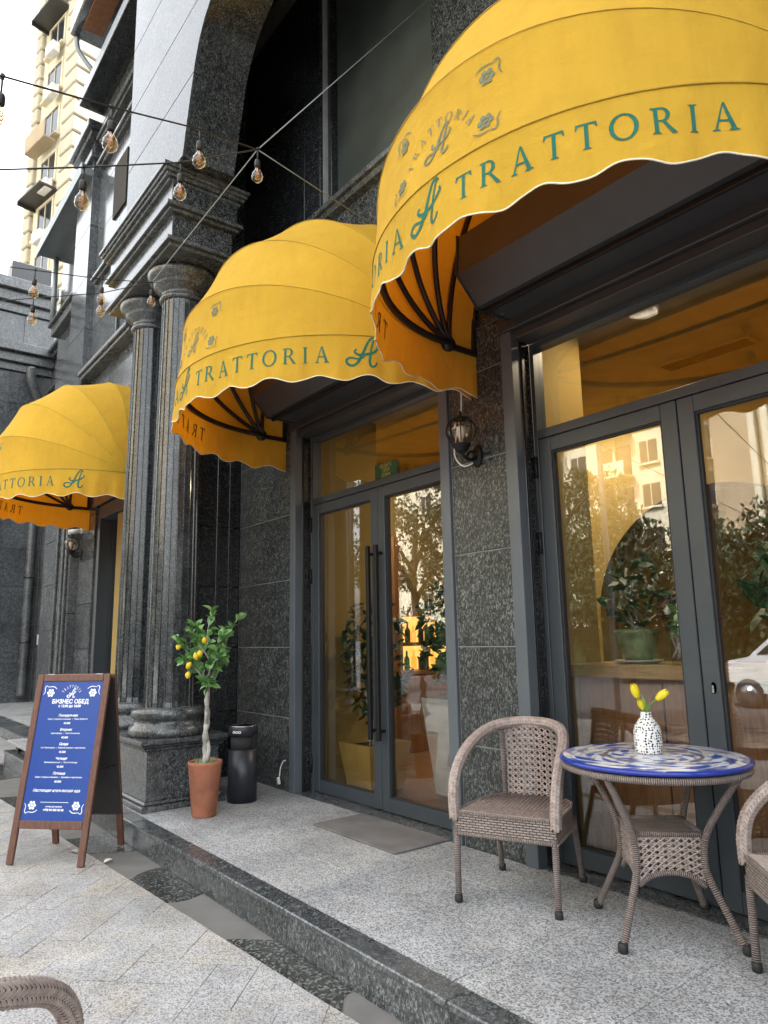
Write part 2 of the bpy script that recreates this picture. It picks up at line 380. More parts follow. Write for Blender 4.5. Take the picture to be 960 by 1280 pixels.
    def grid(s, fn, nu, nv, smooth=True, uvs=None):
        o = len(s.v)
        for i in range(nu+1):
            for j in range(nv+1): s.v.append(Vector(fn(i/nu, j/nv)))
        for i in range(nu):
            for j in range(nv):
                if smooth: s.sm.add(len(s.f))
                a = o+i*(nv+1)+j
                if uvs: s.uv[len(s.f)] = [(uvs[0]*i/nu, uvs[1]*j/nv), (uvs[0]*(i+1)/nu, uvs[1]*j/nv), (uvs[0]*(i+1)/nu, uvs[1]*(j+1)/nv), (uvs[0]*i/nu, uvs[1]*(j+1)/nv)]
                s.f.append((a, a+nv+1, a+nv+2, a+1))
        return s
    def mesh(s, name):
        me = bpy.data.meshes.new(name); me.from_pydata([tuple(p) for p in s.v], [], s.f)
        if s.uv:
            ul = me.uv_layers.new(name='UVMap').data
            for i, pl in enumerate(me.polygons):
                q = s.uv.get(i)
                if q:
                    for li, c in zip(pl.loop_indices, q): ul[li].uv = c
        if s.sm:
            for i in s.sm: me.polygons[i].use_smooth = True
        me.update(); return me
    def build(s, name, mat, parent=None, local=True):
        """local=False: the vertices are in world space and are brought into the parent's space"""
        if not local and parent is not None:
            inv = WM[parent].inverted(); s.v = [inv @ p for p in s.v]
        me = s.mesh(name); me.materials.append(MT[mat])
        return link(name, me, parent)
def link(name, data, parent=None, M=None):
    o = bpy.data.objects.new(name, data); COL.objects.link(o)
    if parent is not None: o.parent = parent
    if M is not None: o.matrix_basis = M
    WM[o] = (WM[parent] if parent is not None else Matrix()) @ (M if M is not None else Matrix())
    return o
def tag(o, label=None, cat=None, group=None, kind=None):
    if label: o['label'] = label
    if cat: o['category'] = cat
    if group: o['group'] = group
    if kind: o['kind'] = kind
    return o
def thing(name, loc, label, cat, group=None, rz=0.0):
    return tag(link(name, None, None, Matrix.Translation(loc) @ Matrix.Rotation(rz, 4, 'Z')), label, cat, group)
def copy_tree(o, parent=None, M=None):
    c = o.copy(); COL.objects.link(c); c.parent = parent
    if M is not None: c.matrix_basis = M
    WM[c] = (WM[parent] if parent is not None else Matrix()) @ c.matrix_basis
    for ch in list(o.children): copy_tree(ch, c)
    return c
def spline(pts, k=8, closed=False):
    P = [Vector(p) for p in pts]; n = len(P); out = []
    for i in range(n if closed else n-1):
        if closed: p0, p1, p2, p3 = P[(i-1) % n], P[i], P[(i+1) % n], P[(i+2) % n]
        else: p0, p1, p2, p3 = P[max(i-1, 0)], P[i], P[i+1], P[min(i+2, n-1)]
        for j in range(k):
            t = j/k; out.append(.5*((2*p1)+(p2-p0)*t+(2*p0-5*p1+4*p2-p3)*t*t+(3*p1-p0-3*p2+p3)*t**3))
    if not closed: out.append(P[-1])
    return out
def panel_row(parent, y, x0, x1, zs, mat='granite_polished', t=.05, widths=None, j=.0035, name='granite_panel', face=-1):
    """granite slabs facing the street, each its own piece, with recessed joints"""
    xs = [x0]+(widths or [])+[x1]
    for a, b in zip(xs, xs[1:]):
        for c, d in zip(zs, zs[1:]):
            e = rnd.uniform(0, .0012)
            B().box(a+j, b-j, y-e, y+t, c+j, d-j, .003).build(name, mat, parent, False)
def panel_side(parent, x, y0, y1, zs, mat='granite_polished', t=.05, j=.0035, ys=None, sgn=1):
    yy = [y0]+(ys or [])+[y1]
    for a, b in zip(yy, yy[1:]):
        for c, d in zip(zs, zs[1:]):
            lo, hi = (x-t, x) if sgn > 0 else (x, x+t)
            B().box(lo, hi, a+j, b-j, c+j, d-j, .003).build('granite_panel', mat, parent, False)

# ================================================================== THE SETTING
def proj(P):
    d = Vector(P)-CAM; z = d.dot(fw)
    return (480+FPX*d.dot(rt)/z, 640-FPX*d.dot(up)/z) if z > .1 else (-9999, -9999)
PZ = -.18
tag(B().add([(-400, -400, -.36), (400, -400, -.36), (400, 400, -.36), (-400, 400, -.36)], [(0, 1, 2, 3)]).build('ground', 'asphalt'), kind='structure')
pav = tag(B().box(-34, 10, -4.0, 3.0, -.35, PZ-.006).build('pavement', 'sand_joint'), kind='structure')
def gut(x): return 1.70+(x+5.52)*.0514          # street edge of the gutter stones
def clip(poly, side):
    out = []
    for i, p in enumerate(poly):
        q = poly[(i+1) % len(poly)]; a, b = side(p), side(q)
        if a >= 0: out.append(p)
        if a*b < 0: t = a/(a-b); out.append((p[0]+(q[0]-p[0])*t, p[1]+(q[1]-p[1])*t))
    return out
U = .205; cs = math.sqrt(.5); pieces = []
for c in range(-150, 60):
    for r in range(-60, 160):
        k = (c-r) % 4
        if k not in (0, 3): continue
        w, h = (2, 1) if k == 0 else (1, 2)
        g = .0015
        q = [(c*U+g, r*U+g), ((c+w)*U-g, r*U+g), ((c+w)*U-g, (r+h)*U-g), (c*U+g, (r+h)*U-g)]
        q = [((a-b)*cs-3.6, (a+b)*cs+1.2) for a, b in q]
        cx = sum(p[0] for p in q)/4; cy_ = sum(p[1] for p in q)/4
        if not (-33.8 < cx < 9.8 and -3.9 < cy_): continue
        q = clip(q, lambda p: gut(p[0])-.003-p[1]) if cx > -10.9 else clip(q, lambda p: 2.9-p[1])
        if len(q) < 3: continue
        x, y = proj((cx, cy_, PZ)); vis = -60 < x < 1020 and 0 < y < 1330
        pieces.append((0 if vis else 1, (cx*cx+cy_*cy_), q))
pieces.sort(key=lambda t: (t[0], t[1]))
rest = B()
for i, (nv, d2, q) in enumerate(pieces):
    zt = PZ+rnd.uniform(-.0016, .0016)
    if i < 300 and not nv: B().prism(q, 'z', PZ-.03, zt).build('paver', 'paver_stone', pav)
    else: rest.prism(q, 'z', PZ-.03, zt)
tag(rest.build('pavers', 'paver_stone', pav), kind='stuff')
# road kerb on the far side of the pavement
gutter = tag(B().box(-10.75, 4, 1.30, 2.02, -.35, PZ-.012).build('gutter', 'joint_dark'), kind='structure')
gx = [-10.7, -9.6, -8.4, -7.2, -6.35, -5.72, -5.05, -4.45, -3.62, -2.75, -2.1, -1.2, -.2, .8, 2, 4]
for i, (a, b) in enumerate(zip(gx, gx[1:])):
    sk = .05*(1 if i % 2 else -1)
    def jn(x, k):      # a curved, broken joint between two stones
        w_ = 1.988-gut(x); f_ = .06 if k % 2 else -.06
        return [(x+f_*math.sin(t*2.6+k)*1.0+.05*(t-.5)*(1 if k % 3 else -1), gut(x)+.002+w_*t*.995) for t in (0, .25, .5, .75, 1)]
    q = [(x+.003, y) for x, y in jn(a, i)][::-1]+[(x-.003, y) for x, y in jn(b, i+1)]
    B().prism(q, 'z', PZ-.03, PZ-.002-(.006 if i % 2 else 0)).build('gutter_stone', 'granite_gutter_smooth' if i % 2 else 'granite_gutter_dark', gutter)
ter = tag(B().box(-10.7, 4, 2.02, 3.62, -.35, -.014).build('terrace', 'joint_dark'), kind='structure')
xs = [-10.7+.6*i for i in range(25)]
for a, b in zip(xs, xs[1:]):
    for c, d in zip((2.105, 2.55, 2.995), (2.55, 2.995, 3.44)):
        B().box(a+.0018, b-.0018, c+.0018, d-.0018, -.02, rnd.uniform(-.0006, .0006), .001).build('floor_tile', 'terrace_stone', ter)
kx = [-10.7, -9.5, -8.4, -7.2, -6.05, -5.72, -4.55, -3.42, -2.2, -1.0, .2, 1.4, 2.6, 4]
for i, (a, b) in enumerate(zip(kx, kx[1:])):
    B().box(a+.002, b-.002, 1.994, 2.06, PZ-.02, -.032, .003).build('kerb_riser', 'granite_kerb', ter)
    B().box(a+.0015, b-.0015, 1.972, 2.103, -.031, .002, .006).build('kerb_stone', 'granite_kerb', ter)
B().box(-10.72, -10.66, 1.99, 2.9, PZ-.02, 0, .004).build('kerb_end', 'granite_kerb', ter)
for a, b in ((-5.745, -3.70), (-2.965, -.955)):
    B().box(a, b, 3.442, 3.66, -.02, .004, .003).build('threshold', 'granite_kerb', ter)
# the lower court beyond the terrace end, with its own dark kerb
court = tag(B().box(-34, -10.78, 2.9, 4.3, -.35, -.03).build('court', 'terrace_stone'), kind='structure')
for i in range(8):
    B().box(-13.6-2.0*i+.004, -11.62-2.0*i, 2.5, 2.9, -.33, -.02, .006).build('court_kerb', 'granite_kerb', court)
road_kerb = tag(B().box(-60, 30, -4.2, -4.0, -.36, -.17, .01).build('road_kerb', 'granite_kerb'), kind='structure')

# ================================================================== THE RESTAURANT BUILDING
bld = thing('restaurant_building', (-3.3, 3.5, 0), 'dark polished granite restaurant front with two glazed double doors behind the terrace', 'building')
def part(b, name, mat, parent=None): return b.build(name, mat, parent or bld, False)
YW = 3.44
ZJ = [0, .643, 1.285, 1.916, 2.549, 3.18, 3.82, 4.45, 5.08, 5.30]
# solid wall behind the slabs, with the door openings left out
core = B()
core.box(-6.95, -5.80, 3.447, 3.72, 0, 5.32); core.box(-3.66, -3.0, 3.447, 3.72, 0, 5.32); core.box(-.92, 6, 3.447, 3.72, 0, 5.32)
core.box(-5.80, -3.66, 3.475, 3.72, 3.36, 5.32); core.box(-3.0, -.92, 3.475, 3.72, 3.36, 5.32)
core.box(-6.95, -5.32, 3.475, 3.72, 5.32, 9.0); core.box(-3.66, 6, 3.475, 3.72, 5.32, 9.0); core.box(-5.32, -3.66, 3.475, 3.72, 8.3, 9.0)
part(core, 'wall_core', 'joint_light')
panel_row(bld, YW, -6.93, -5.84, ZJ, mat='granite_slab')
panel_row(bld, YW, -3.60, -3.06, ZJ[:6]+[3.5], mat='granite_slab')
panel_row(bld, YW, -.86, 3.4, ZJ, widths=[.55, 2.0])
panel_row(bld, YW, -5.84, -.86, [3.50, 4.14, 4.72, 5.30], widths=[-5.0, -4.2, -3.3, -2.5, -1.7])
# ledge moulding under the upper window
part(B().box(-10.9, 8, 3.76, 14, 3.76, 11.6), 'sun_block_mass', 'granite_grey')  # unseen solid mass added behind the facade to keep sun off the terrace
led = B(); led.prism([(3.44, 5.28), (3.38, 5.30), (3.36, 5.34), (3.33, 5.35), (3.33, 5.40), (3.44, 5.41)], 'x', -5.95, -3.3)
part(led, 'window_ledge', 'granite_kerb')
panel_row(bld, YW, -3.66, 3.4, [5.41, 5.905, 6.75, 7.6, 8.45, 9.0], widths=[-2.4, -1.1, .2, 1.6])
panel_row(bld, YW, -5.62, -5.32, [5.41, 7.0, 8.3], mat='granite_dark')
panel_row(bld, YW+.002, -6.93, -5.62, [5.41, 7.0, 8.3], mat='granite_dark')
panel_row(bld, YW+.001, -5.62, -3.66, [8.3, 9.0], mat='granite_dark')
win = part(B().box(-5.30, -3.67, 3.60, 3.63, 5.42, 8.28), 'upper_window', 'panel_grey')
part(B().box(-5.30, -5.24, 3.52, 3.60, 5.42, 8.28, .004).box(-3.73, -3.67, 3.52, 3.60, 5.42, 8.28, .004).box(-5.24, -3.73, 3.52, 3.60, 5.42, 5.48, .004), 'window_frame', 'granite_dark', win)
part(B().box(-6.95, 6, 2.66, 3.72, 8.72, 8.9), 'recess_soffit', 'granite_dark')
# porch pier side behind the columns; shade of the turned-away face put into darker granite
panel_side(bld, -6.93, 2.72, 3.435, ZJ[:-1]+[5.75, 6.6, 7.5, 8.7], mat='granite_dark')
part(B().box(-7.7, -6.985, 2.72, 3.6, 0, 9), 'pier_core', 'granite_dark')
for q in (2.93, 3.16, 3.30): part(B().box(-6.932, -6.918, q, q+.05, .2, 4.8, .004), 'pier_fillet', 'granite_dark')

def text_mesh(body, size, fn, bold=0.0, align='CENTER', shear=0.0, spacing=1.0):
    c = bpy.data.curves.new('t', 'FONT'); c.body = body; c.size = size; c.align_x = align; c.align_y = 'CENTER'
    c.offset = bold; c.shear = shear; c.space_character = spacing; c.resolution_u = 2
    o = bpy.data.objects.new('t', c); me = o.to_mesh()
    b = B(); b.add([fn(v.co.x, v.co.y) for v in me.vertices], [tuple(p.vertices) for p in me.polygons])
    o.to_mesh_clear(); bpy.data.objects.remove(o); bpy.data.curves.remove(c); return b

def doorway(xl, xr, mid, handles, key):
    """trim, reveals, frame, transom and two glazed leaves"""
    d = link('double_door', None, bld, Matrix.Translation((mid+3.3, .13, 0)))
    P = lambda b, n, m: b.build(n, m, d, False)
    for a, s in ((xl, -1), (xr, 1)):
        x0, x1 = (a-.095, a) if s < 0 else (a, a+.095)
        P(B().box(x0, x1, 3.418, 3.50, 0, 3.36, .004), 'door_trim', 'trim_metal')
        q0, q1 = (a-.05, a-.002) if s < 0 else (a+.002, a+.05)
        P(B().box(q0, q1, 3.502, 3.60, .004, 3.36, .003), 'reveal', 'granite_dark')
        r0_, r1_ = (a-.01, a+.012) if s < 0 else (a-.012, a+.01)
        P(B().box(r0_, r1_, 3.505, 3.515, .004, 3.30, .002), 'reveal_bead', 'black_metal')
    P(B().box(xl-.095, xr+.095, 3.405, 3.52, 3.362, 3.50, .006), 'header', 'header_metal')
    P(B().box(xl+.002, xr-.002, 3.44, 3.60, 3.30, 3.358, .004), 'header_soffit', 'header_metal')
    fl, fr_ = xl+.03, xr-.03
    P(B().box(xl, fl, 3.60, 3.70, .005, 3.30, .003), 'frame_jamb', 'frame_metal'); P(B().box(fr_, xr, 3.60, 3.70, .005, 3.30, .003), 'frame_jamb', 'frame_metal')
    P(B().box(fl, fr_, 3.60, 3.70, 2.63, 2.69, .003), 'transom_bar', 'frame_metal'); P(B().box(fl, fr_, 3.60, 3.70, 3.265, 3.30, .003), 'frame_head', 'frame_metal')
    P(B().box(fl, fr_, 3.655, 3.661, 2.69, 3.265), 'transom_pane', 'pane_glass')
    for a, b, in ((fl+.004, mid-.003), (mid+.003, fr_-.004)):
        s = .095; rail = B()
        for bx in ((a, a+s, .012, 2.624), (b-s, b, .012, 2.624), (a+s, b-s, .012, .115), (a+s, b-s, 2.53, 2.624)):
            rail.box(bx[0]+.0008, bx[1]-.0008, 3.602, 3.672, bx[2], bx[3], .004)
        P(rail, 'door_leaf', 'frame_metal')
        g = B()
        for bx in ((a+s, a+s+.012, .115, 2.53), (b-s-.012, b-s, .115, 2.53), (a+s+.012, b-s-.012, .115, .127), (a+s+.012, b-s-.012, 2.518, 2.53)):
            g.box(bx[0], bx[1], 3.616, 3.64, bx[2], bx[3])
        P(g, 'gasket', 'rubber')
        P(B().box(a+s+.002, b-s-.002, 3.643, 3.649, .117, 2.528), 'pane', 'pane_glass')
    for hz in (2.44, 1.94, .24):
        for hx in (xl+.012, xr-.012):
            P(B().tube([(hx, 3.59, hz-.07), (hx, 3.59, hz+.07)], .013, 8), 'hinge', 'black_metal')
    if handles:
        for hx in (mid-.055, mid+.055):
            h = B(); h.box(hx-.018, hx+.018, 3.52, 3.556, .55, 2.12, .006)
            for z in (.62, 2.05): h.box(hx-.009, hx+.009, 3.558, 3.602, z-.012, z+.012)
            P(h, 'handle', 'black_metal')
    if key:
        P(B().lathe([(.0, .0), (.019, .0), (.021, .004), (.021, .008)], (0, 0, 0), 16, M=Matrix.Translation((mid+.06, 3.602, 1.07)) @ Matrix.Rotation(R(90), 4, 'X') @ Matrix.Diagonal((.8, 1.6, -1, 1))).box(mid+.054, mid+.066, 3.588, 3.594, 1.045, 1.085, .002), 'lock', 'steel')
    return d
dm = doorway(-5.745, -3.70, -4.70, True, False)
dr = doorway(-2.965, -.955, -1.96, False, True)
# small green notice on the middle transom
nt_ = B().box(-4.77, -4.465, 3.641, 3.646, 2.70, 2.83).build('notice', 'sticker_green', dm, False)
for i, s in enumerate(('ВЕДИТЕ', 'СЕБЯ', 'ДОМА')):
    tb = text_mesh(s, .040, lambda x, y, i=i: (-4.617+x, 3.6395, 2.805-.04*i+y), .0005)
    tb.build('notice_lettering', 'sticker_gold', dm, False)
# roller shutter housings under the awnings
def shutter(xl, xr):
    s = link('shutter_box', None, bld)
    prof = [(3.40, 3.86), (2.95, 3.86), (2.935, 3.60), (3.10, 3.43), (3.40, 3.43)]
    b = B().prism(prof, 'x', xl, xr); b.build('housing', 'shutter_metal', s, False)
    for x0, x1 in ((xl-.008, xl-.001), (xr+.001, xr+.008)):
        B().prism([(3.40, 3.875), (2.94, 3.875), (2.922, 3.595), (3.095, 3.415), (3.40, 3.415)], 'x', x0, x1).build('end_plate', 'header_metal', s, False)
    B().box(xl, xr, 3.14, 3.17, 3.395, 3.428, .004).build('slot_lip', 'black_metal', s, False)
    for x in (xl+.03, xr-.03):
        for (y, z) in ((3.02, 3.505), (3.30, 3.426)): B().lathe([(0, -.004), (.008, -.003), (.01, 0)], (x, y, z), 8).build('bolt', 'steel', s, False)
shutter(-5.72, -3.72); shutter(-2.95, -.97)

# ---------------------------------------------------------------- room behind the glass
room = tag(B().box(-7.2, 3, 3.74, 9, -.1, .0).build('room_floor', 'floor_wood'), kind='structure')
tag(B().box(-7.2, 3, 9.0, 9.1, 0, 3.7).build('room_wall_back', 'ochre_wall'), kind='structure')
tag(B().box(-7.3, -7.2, 3.74, 9, 0, 3.7).build('room_wall_left', 'ochre_wall'), kind='structure')
tag(B().box(3, 3.1, 3.74, 9, 0, 3.7).build('room_wall_right', 'ochre_wall'), kind='structure')
tag(B().box(-7.2, 3, 3.74, 9, 3.62, 3.7).build('room_ceiling', 'ceiling_paint'), kind='structure')
tag(B().box(-6.3, -5.80, 3.74, 4.45, 0, 3.62).box(-3.6, -3.10, 3.74, 4.35, 0, 3.62).build('room_pier', 'ochre_wall'), kind='structure')
arch = B(); pr_ = []
for i in range(41):
    a = math.pi*i/40; pr_.append((-3.2+1.25*math.cos(a), 1.55+1.15*math.sin(a)))
arch.prism([(-4.9, 0), (-4.9, 3.62), (-1.4, 3.62), (-1.4, 0), (-1.95, 0)]+pr_+[(-4.45, 0)], 'y', 6.3, 6.6)
tag(arch.build('room_arch', 'ochre_wall'), kind='structure')
ctr = thing('counter', (-1.9, 4.1, 0), 'wooden counter with thick pale top behind the right door glass', 'counter')
B().box(-3.06, -.6, 4.04, 4.5, 0, 1.07).build('front_panel', 'counter_wood', ctr, False)
for x in (-2.45, -1.8, -1.2): B().box(x-.004, x+.004, 4.034, 4.041, .1, 1.05).build('panel_groove', 'dark_room', ctr, False)
B().box(-3.08, -.58, 3.96, 4.55, 1.072, 1.16, .008).build('counter_top', 'counter_top', ctr, False)

# ================================================================== PORTICO: pedestal, two fluted columns, entablature, arch
por = thing('portico', (-6.75, 2.46, 0), 'granite portico of two fluted columns on one pedestal carrying an arch beside the terrace', 'portico')
PP = lambda b, n, m='granite_polished', par=None: b.build(n, m, par or por, False)
ped = PP(B().box(-7.62, -5.985, 2.17, 2.80, .075, .47, .004), 'pedestal', 'granite_kerb')
PP(B().box(-7.70, -5.935, 2.125, 2.85, 0, .045, .005).box(-7.68, -5.955, 2.145, 2.83, .045, .075, .012), 'plinth', 'granite_kerb', ped)
PP(B().box(-7.66, -5.955, 2.14, 2.83, .47, .50, .010).box(-7.69, -5.93, 2.115, 2.855, .501, .525, .008).box(-7.72, -5.90, 2.09, 2.88, .526, .56, .005), 'pedestal_cap', 'granite_kerb', ped)
def column(cx, cy_):
    c = link('column', None, por, Matrix.Translation((cx+6.75, cy_-2.46, 0)))
    B().lathe([(.30, .562), (.335, .562), (.338, .60), (.325, .635), (.30, .655), (.285, .68), (.288, .70), (.305, .712), (.318, .74), (.312, .77), (.29, .79), (.235, .80), (.2, .80)], (0, 0, 0), 40).build('column_base', 'granite_kerb', c)
    sh = B(); N = 22; zs = [.80, .84, 2.0, 3.3, 4.56, 4.60]; rs = [.222, .216, .211, .201, .188, .192]
    o = 0; M = N*4
    for z, r_ in zip(zs, rs):
        for k in range(N):
            a = 2*math.pi*k/N; da = 2*math.pi/N
            for fr, dr_ in ((.0, .0), (.13, .0), (.19, -.009), (.94, -.009)):
                q = a+da*fr; sh.v.append(Vector(((r_+dr_)*math.cos(q), (r_+dr_)*math.sin(q), z)))
    for i in range(len(zs)-1):
        for k in range(M): sh.f.append((i*M+k, i*M+(k+1) % M, (i+1)*M+(k+1) % M, (i+1)*M+k))
    sh.build('shaft', 'granite_column', c)
    B().lathe([(.18, 4.60), (.205, 4.602), (.218, 4.625), (.205, 4.65), (.195, 4.66), (.198, 4.70), (.225, 4.705), (.235, 4.725), (.255, 4.735), (.275, 4.755), (.268, 4.775), (.29, 4.785), (.325, 4.82), (.338, 4.86), (.33, 4.885), (.2, 4.888)], (0, 0, 0), 40).build('capital', 'granite_kerb', c)
column(-6.30, 2.46); column(-7.12, 2.46)
ent = PP(B().box(-7.50, -5.80, 2.145, 2.74, 4.972, 5.228, .003), 'entablature')
def band(x0, x1, y0, y1, z0, z1, steps, name):
    b = B(); n = len(steps)
    for i, e in enumerate(steps):
        a = z0+(z1-z0)*i/n; c = z0+(z1-z0)*(i+1)/n
        b.box(x0-e, x1+e, y0-e, y1+e, a+.0005, c, .004)
    return PP(b, name, 'granite_kerb', ent)
band(-7.53, -5.775, 2.12, 2.765, 4.89, 4.97, (.0, .035), 'architrave_moulding')
band(-7.53, -5.785, 2.13, 2.755, 5.23, 5.305, (.03, .06), 'frieze_moulding')
PP(B().box(-7.60, -5.785, 2.13, 2.78, 5.307, 5.543, .003), 'fascia', 'granite_polished', ent)
band(-7.66, -5.80, 2.10, 2.82, 5.545, 5.69, (.0, .03, .05, .07), 'cornice')
# arch over the two doors: soffit slab and the slabs of its street face
CRV = [(-5.605, 5.69), (-5.54, 5.95), (-5.475, 6.2), (-5.385, 6.5), (-5.30, 6.68), (-5.20, 6.82), (-5.05, 6.94), (-4.7, 7.10), (-4.1, 7.24), (-3.3, 7.32), (-2.0, 7.38), (-.6, 7.30), (.5, 7.0), (.9, 6.4), (1.0, 5.69)]
PP(B().prism([(-7.18, 5.692)]+CRV+[(2.6, 5.69), (2.6, 11.15), (-7.18, 11.15)], 'y', 2.162, 2.65), 'arch', 'granite_polished')
PP(B().box(1.0, 2.6, 2.10, 2.70, 0, 5.688, .004), 'arch_pier', 'granite_polished')
def xr(z):
    for (a, b), (c, d) in zip(CRV, CRV[1:]):
        if b <= z <= d: return a+(c-a)*(z-b)/(d-b)
    return None
zr = [5.694, 6.42, 7.15, 7.95, 8.75, 9.55, 10.35, 11.15]
for a, b in zip(zr, zr[1:]):
    if b < 6.95: q = [(-7.18, a), (xr(a) or -5.6, a)]+[p for p in CRV if a < p[1] < b and p[0] < -4.5]+[(xr(b), b), (-7.18, b)]
    elif a < 7: q = [(-7.18, a), (xr(a), a)]+[p for p in CRV if a < p[1] < b and p[0] < -4.9]+[(-4.75, 7.08), (-4.75, b), (-7.18, b)]
    else: q = [(-7.18, a), (-4.75, a), (-4.75, b), (-7.18, b)]
    cxp = sum(p[0] for p in q)/len(q); czp = sum(p[1] for p in q)/len(q)
    q = [(x+(.004 if x < cxp else -.002), z+(.006 if z < czp else -.006)) for x, z in q]
    PP(B().prism(q, 'y', 2.145, 2.1615), 'arch_panel', 'granite_pier')

# ================================================================== FACADE LEFT OF THE PORTICO
lf = thing('granite_facade', (-12.5, 3.2, 0), 'tall grey granite facade with pilasters and ledges behind the third yellow awning', 'building')
LP = lambda b, n, m='granite_grey', par=None: b.build(n, m, par or lf, False)
LP(B().box(-12.1, -11.05, 2.955, 3.7, 0, 9.68).box(-11.05, -10.45, 2.955, 3.7, 0, 12.2).box(-10.45, -8.3, 2.955, 3.7, 3.3, 12.2).box(-8.3, -7.72, 2.955, 3.7, 0, 12.2).box(-14.4, -12.1, 3.155, 3.7, 0, 8.98).box(-19.7, -14.4, 4.205, 4.6, 0, 9.05), 'wall_core', 'joint_dark')
zz = [0, .64, 1.28, 1.92, 2.56, 3.2, 3.85, 4.5, 5.38]
panel_row(lf, 2.90, -11.2, -10.45, zz[:6]+[3.3], 'granite_grey')
panel_row(lf, 2.90, -8.3, -7.72, zz, 'granite_grey')
panel_row(lf, 2.90, -11.2, -8.3, [3.3, 3.95, 4.6, 5.38], 'granite_grey', widths=[-10.2, -9.2])
panel_row(lf, 2.90, -11.2, -10.0, [5.5, 6.3, 7.1, 7.9, 8.7, 9.5], 'granite_grey')
panel_row(lf, 2.90, -10.0, -8.7, [6.9, 7.9, 8.7, 9.5], 'granite_grey', widths=[-9.35]); panel_row(lf, 2.90, -8.7, -7.2, [5.5, 6.9, 7.9, 8.7, 9.5], 'granite_grey')
panel_row(lf, 2.78, -12.1, -11.2, [0, .9, 1.8, 2.7, 3.6, 4.5, 5.4, 6.3, 7.2, 8.1, 9.0, 9.66], 'granite_grey', t=.18)
LP(B().box(-12.16, -11.14, 2.72, 2.97, 9.3, 9.42, .01).box(-12.2, -11.1, 2.68, 3.1, 9.66, 9.76, .012).box(-12.26, -11.04, 2.62, 3.1, 9.762, 9.9, .012), 'pilaster_cap', 'granite_kerb')
LP(B().box(-10.95, -7.2, 2.90, 2.954, 10.2, 12.2), 'upper_wall', 'granite_grey')
lw = LP(B().box(-10.0, -8.7, 2.93, 2.954, 5.5, 6.9), 'window', 'window_dark')
LP(B().box(-10.0, -9.94, 2.905, 2.93, 5.5, 6.9).box(-9.38, -9.32, 2.905, 2.93, 5.5, 6.9).box(-8.76, -8.7, 2.905, 2.93, 5.5, 6.9), 'window_frame', 'frame_metal', lw)
lw2 = LP(B().box(-10.3, -9.7, 2.87, 2.899, 7.75, 8.65), 'window', 'dark_room')
for z0, z1, x0, x1, d, nm in ((5.38, 5.50, -11.1, -8.85, .16, 'ledge'), (7.0, 7.1, -11.05, -7.3, .06, 'ledge'), (9.05, 9.16, -11.05, -7.2, .07, 'ledge'), (9.5, 9.62, -11.05, -7.2, .10, 'ledge'), (9.62, 9.98, -11.03, -7.2, .05, 'frieze')):
    LP(B().box(x0, x1, 2.90-d, 2.96, z0, z0+(z1-z0)*.45, .01).box(x0-.03, x1, 2.90-d-.04, 2.96, z0+(z1-z0)*.45+.001, z1, .01), nm, 'granite_kerb')
LP(B().box(-11.0, -7.2, 2.45, 2.9, 9.985, 10.2, .01), 'cornice', 'granite_dark')
bal = LP(B().box(-10.8, -7.2, 2.2, 2.9, 11.02, 11.4, .02), 'balcony', 'granite_grey')
LP(B().box(-10.5, -7.2, 2.32, 2.62, 10.98, 11.018, .004), 'balcony_soffit', 'tile_brown', bal)
LP(B().tube(spline([(-10.75, 2.3, 11.0), (-10.77, 2.34, 10.8), (-10.7, 2.55, 10.5), (-10.6, 2.8, 10.3)]), .04, 10), 'drain', 'galvanised', bal)
can = LP(B().box(-14.4, -11.25, 2.64, 3.15, 9.0, 9.14, .01), 'canopy_slab', 'galvanised')
LP(B().box(-14.45, -11.25, 2.60, 2.64, 8.98, 9.2, .005), 'canopy_gutter', 'galvanised', can)
LP(B().tube([(-14.3, 2.95, 7.6), (-14.3, 2.95, 9.0)], .05, 10), 'canopy_post', 'galvanised', can)
LP(B().box(-14.4, -12.1, 2.96, 3.154, 7.35, 7.54, .01).box(-14.45, -12.1, 2.90, 3.154, 7.541, 7.6, .01), 'ledge', 'granite_kerb')
panel_row(lf, 3.10, -14.4, -12.1, [0, .8, 1.6, 2.4, 3.2, 4, 4.8, 5.6, 6.4, 7.35, 8.3, 8.98], 'granite_grey', widths=[-13.2])
for xx in (-11.95, -11.6, -11.38): LP(B().box(xx, xx+.07, 2.74, 2.78, 0, 3.25, .01), 'pilaster_fillet', 'granite_kerb')
# third doorway: dark reveal, frame and ochre inside
d3 = link('glass_door', None, lf)
LP(B().box(-10.448, -10.30, 2.93, 3.12, 0, 3.28, .004).box(-8.45, -8.302, 2.93, 3.12, 0, 3.28, .004).box(-10.30, -8.45, 2.93, 3.12, 3.1, 3.28, .004), 'door_frame', 'frame_metal', d3)
LP(B().box(-10.30, -9.75, 3.09, 3.10, .02, 3.1), 'pane', 'pane_glass', d3)
LP(B().box(-10.3, -9.75, 3.5, 3.55, 0, 3.1), 'inner_wall', 'dark_room', d3)
LP(B().box(-9.75, -8.45, 3.0, 3.09, .01, 3.1, .004), 'painted_panel', 'ochre_wall', d3)
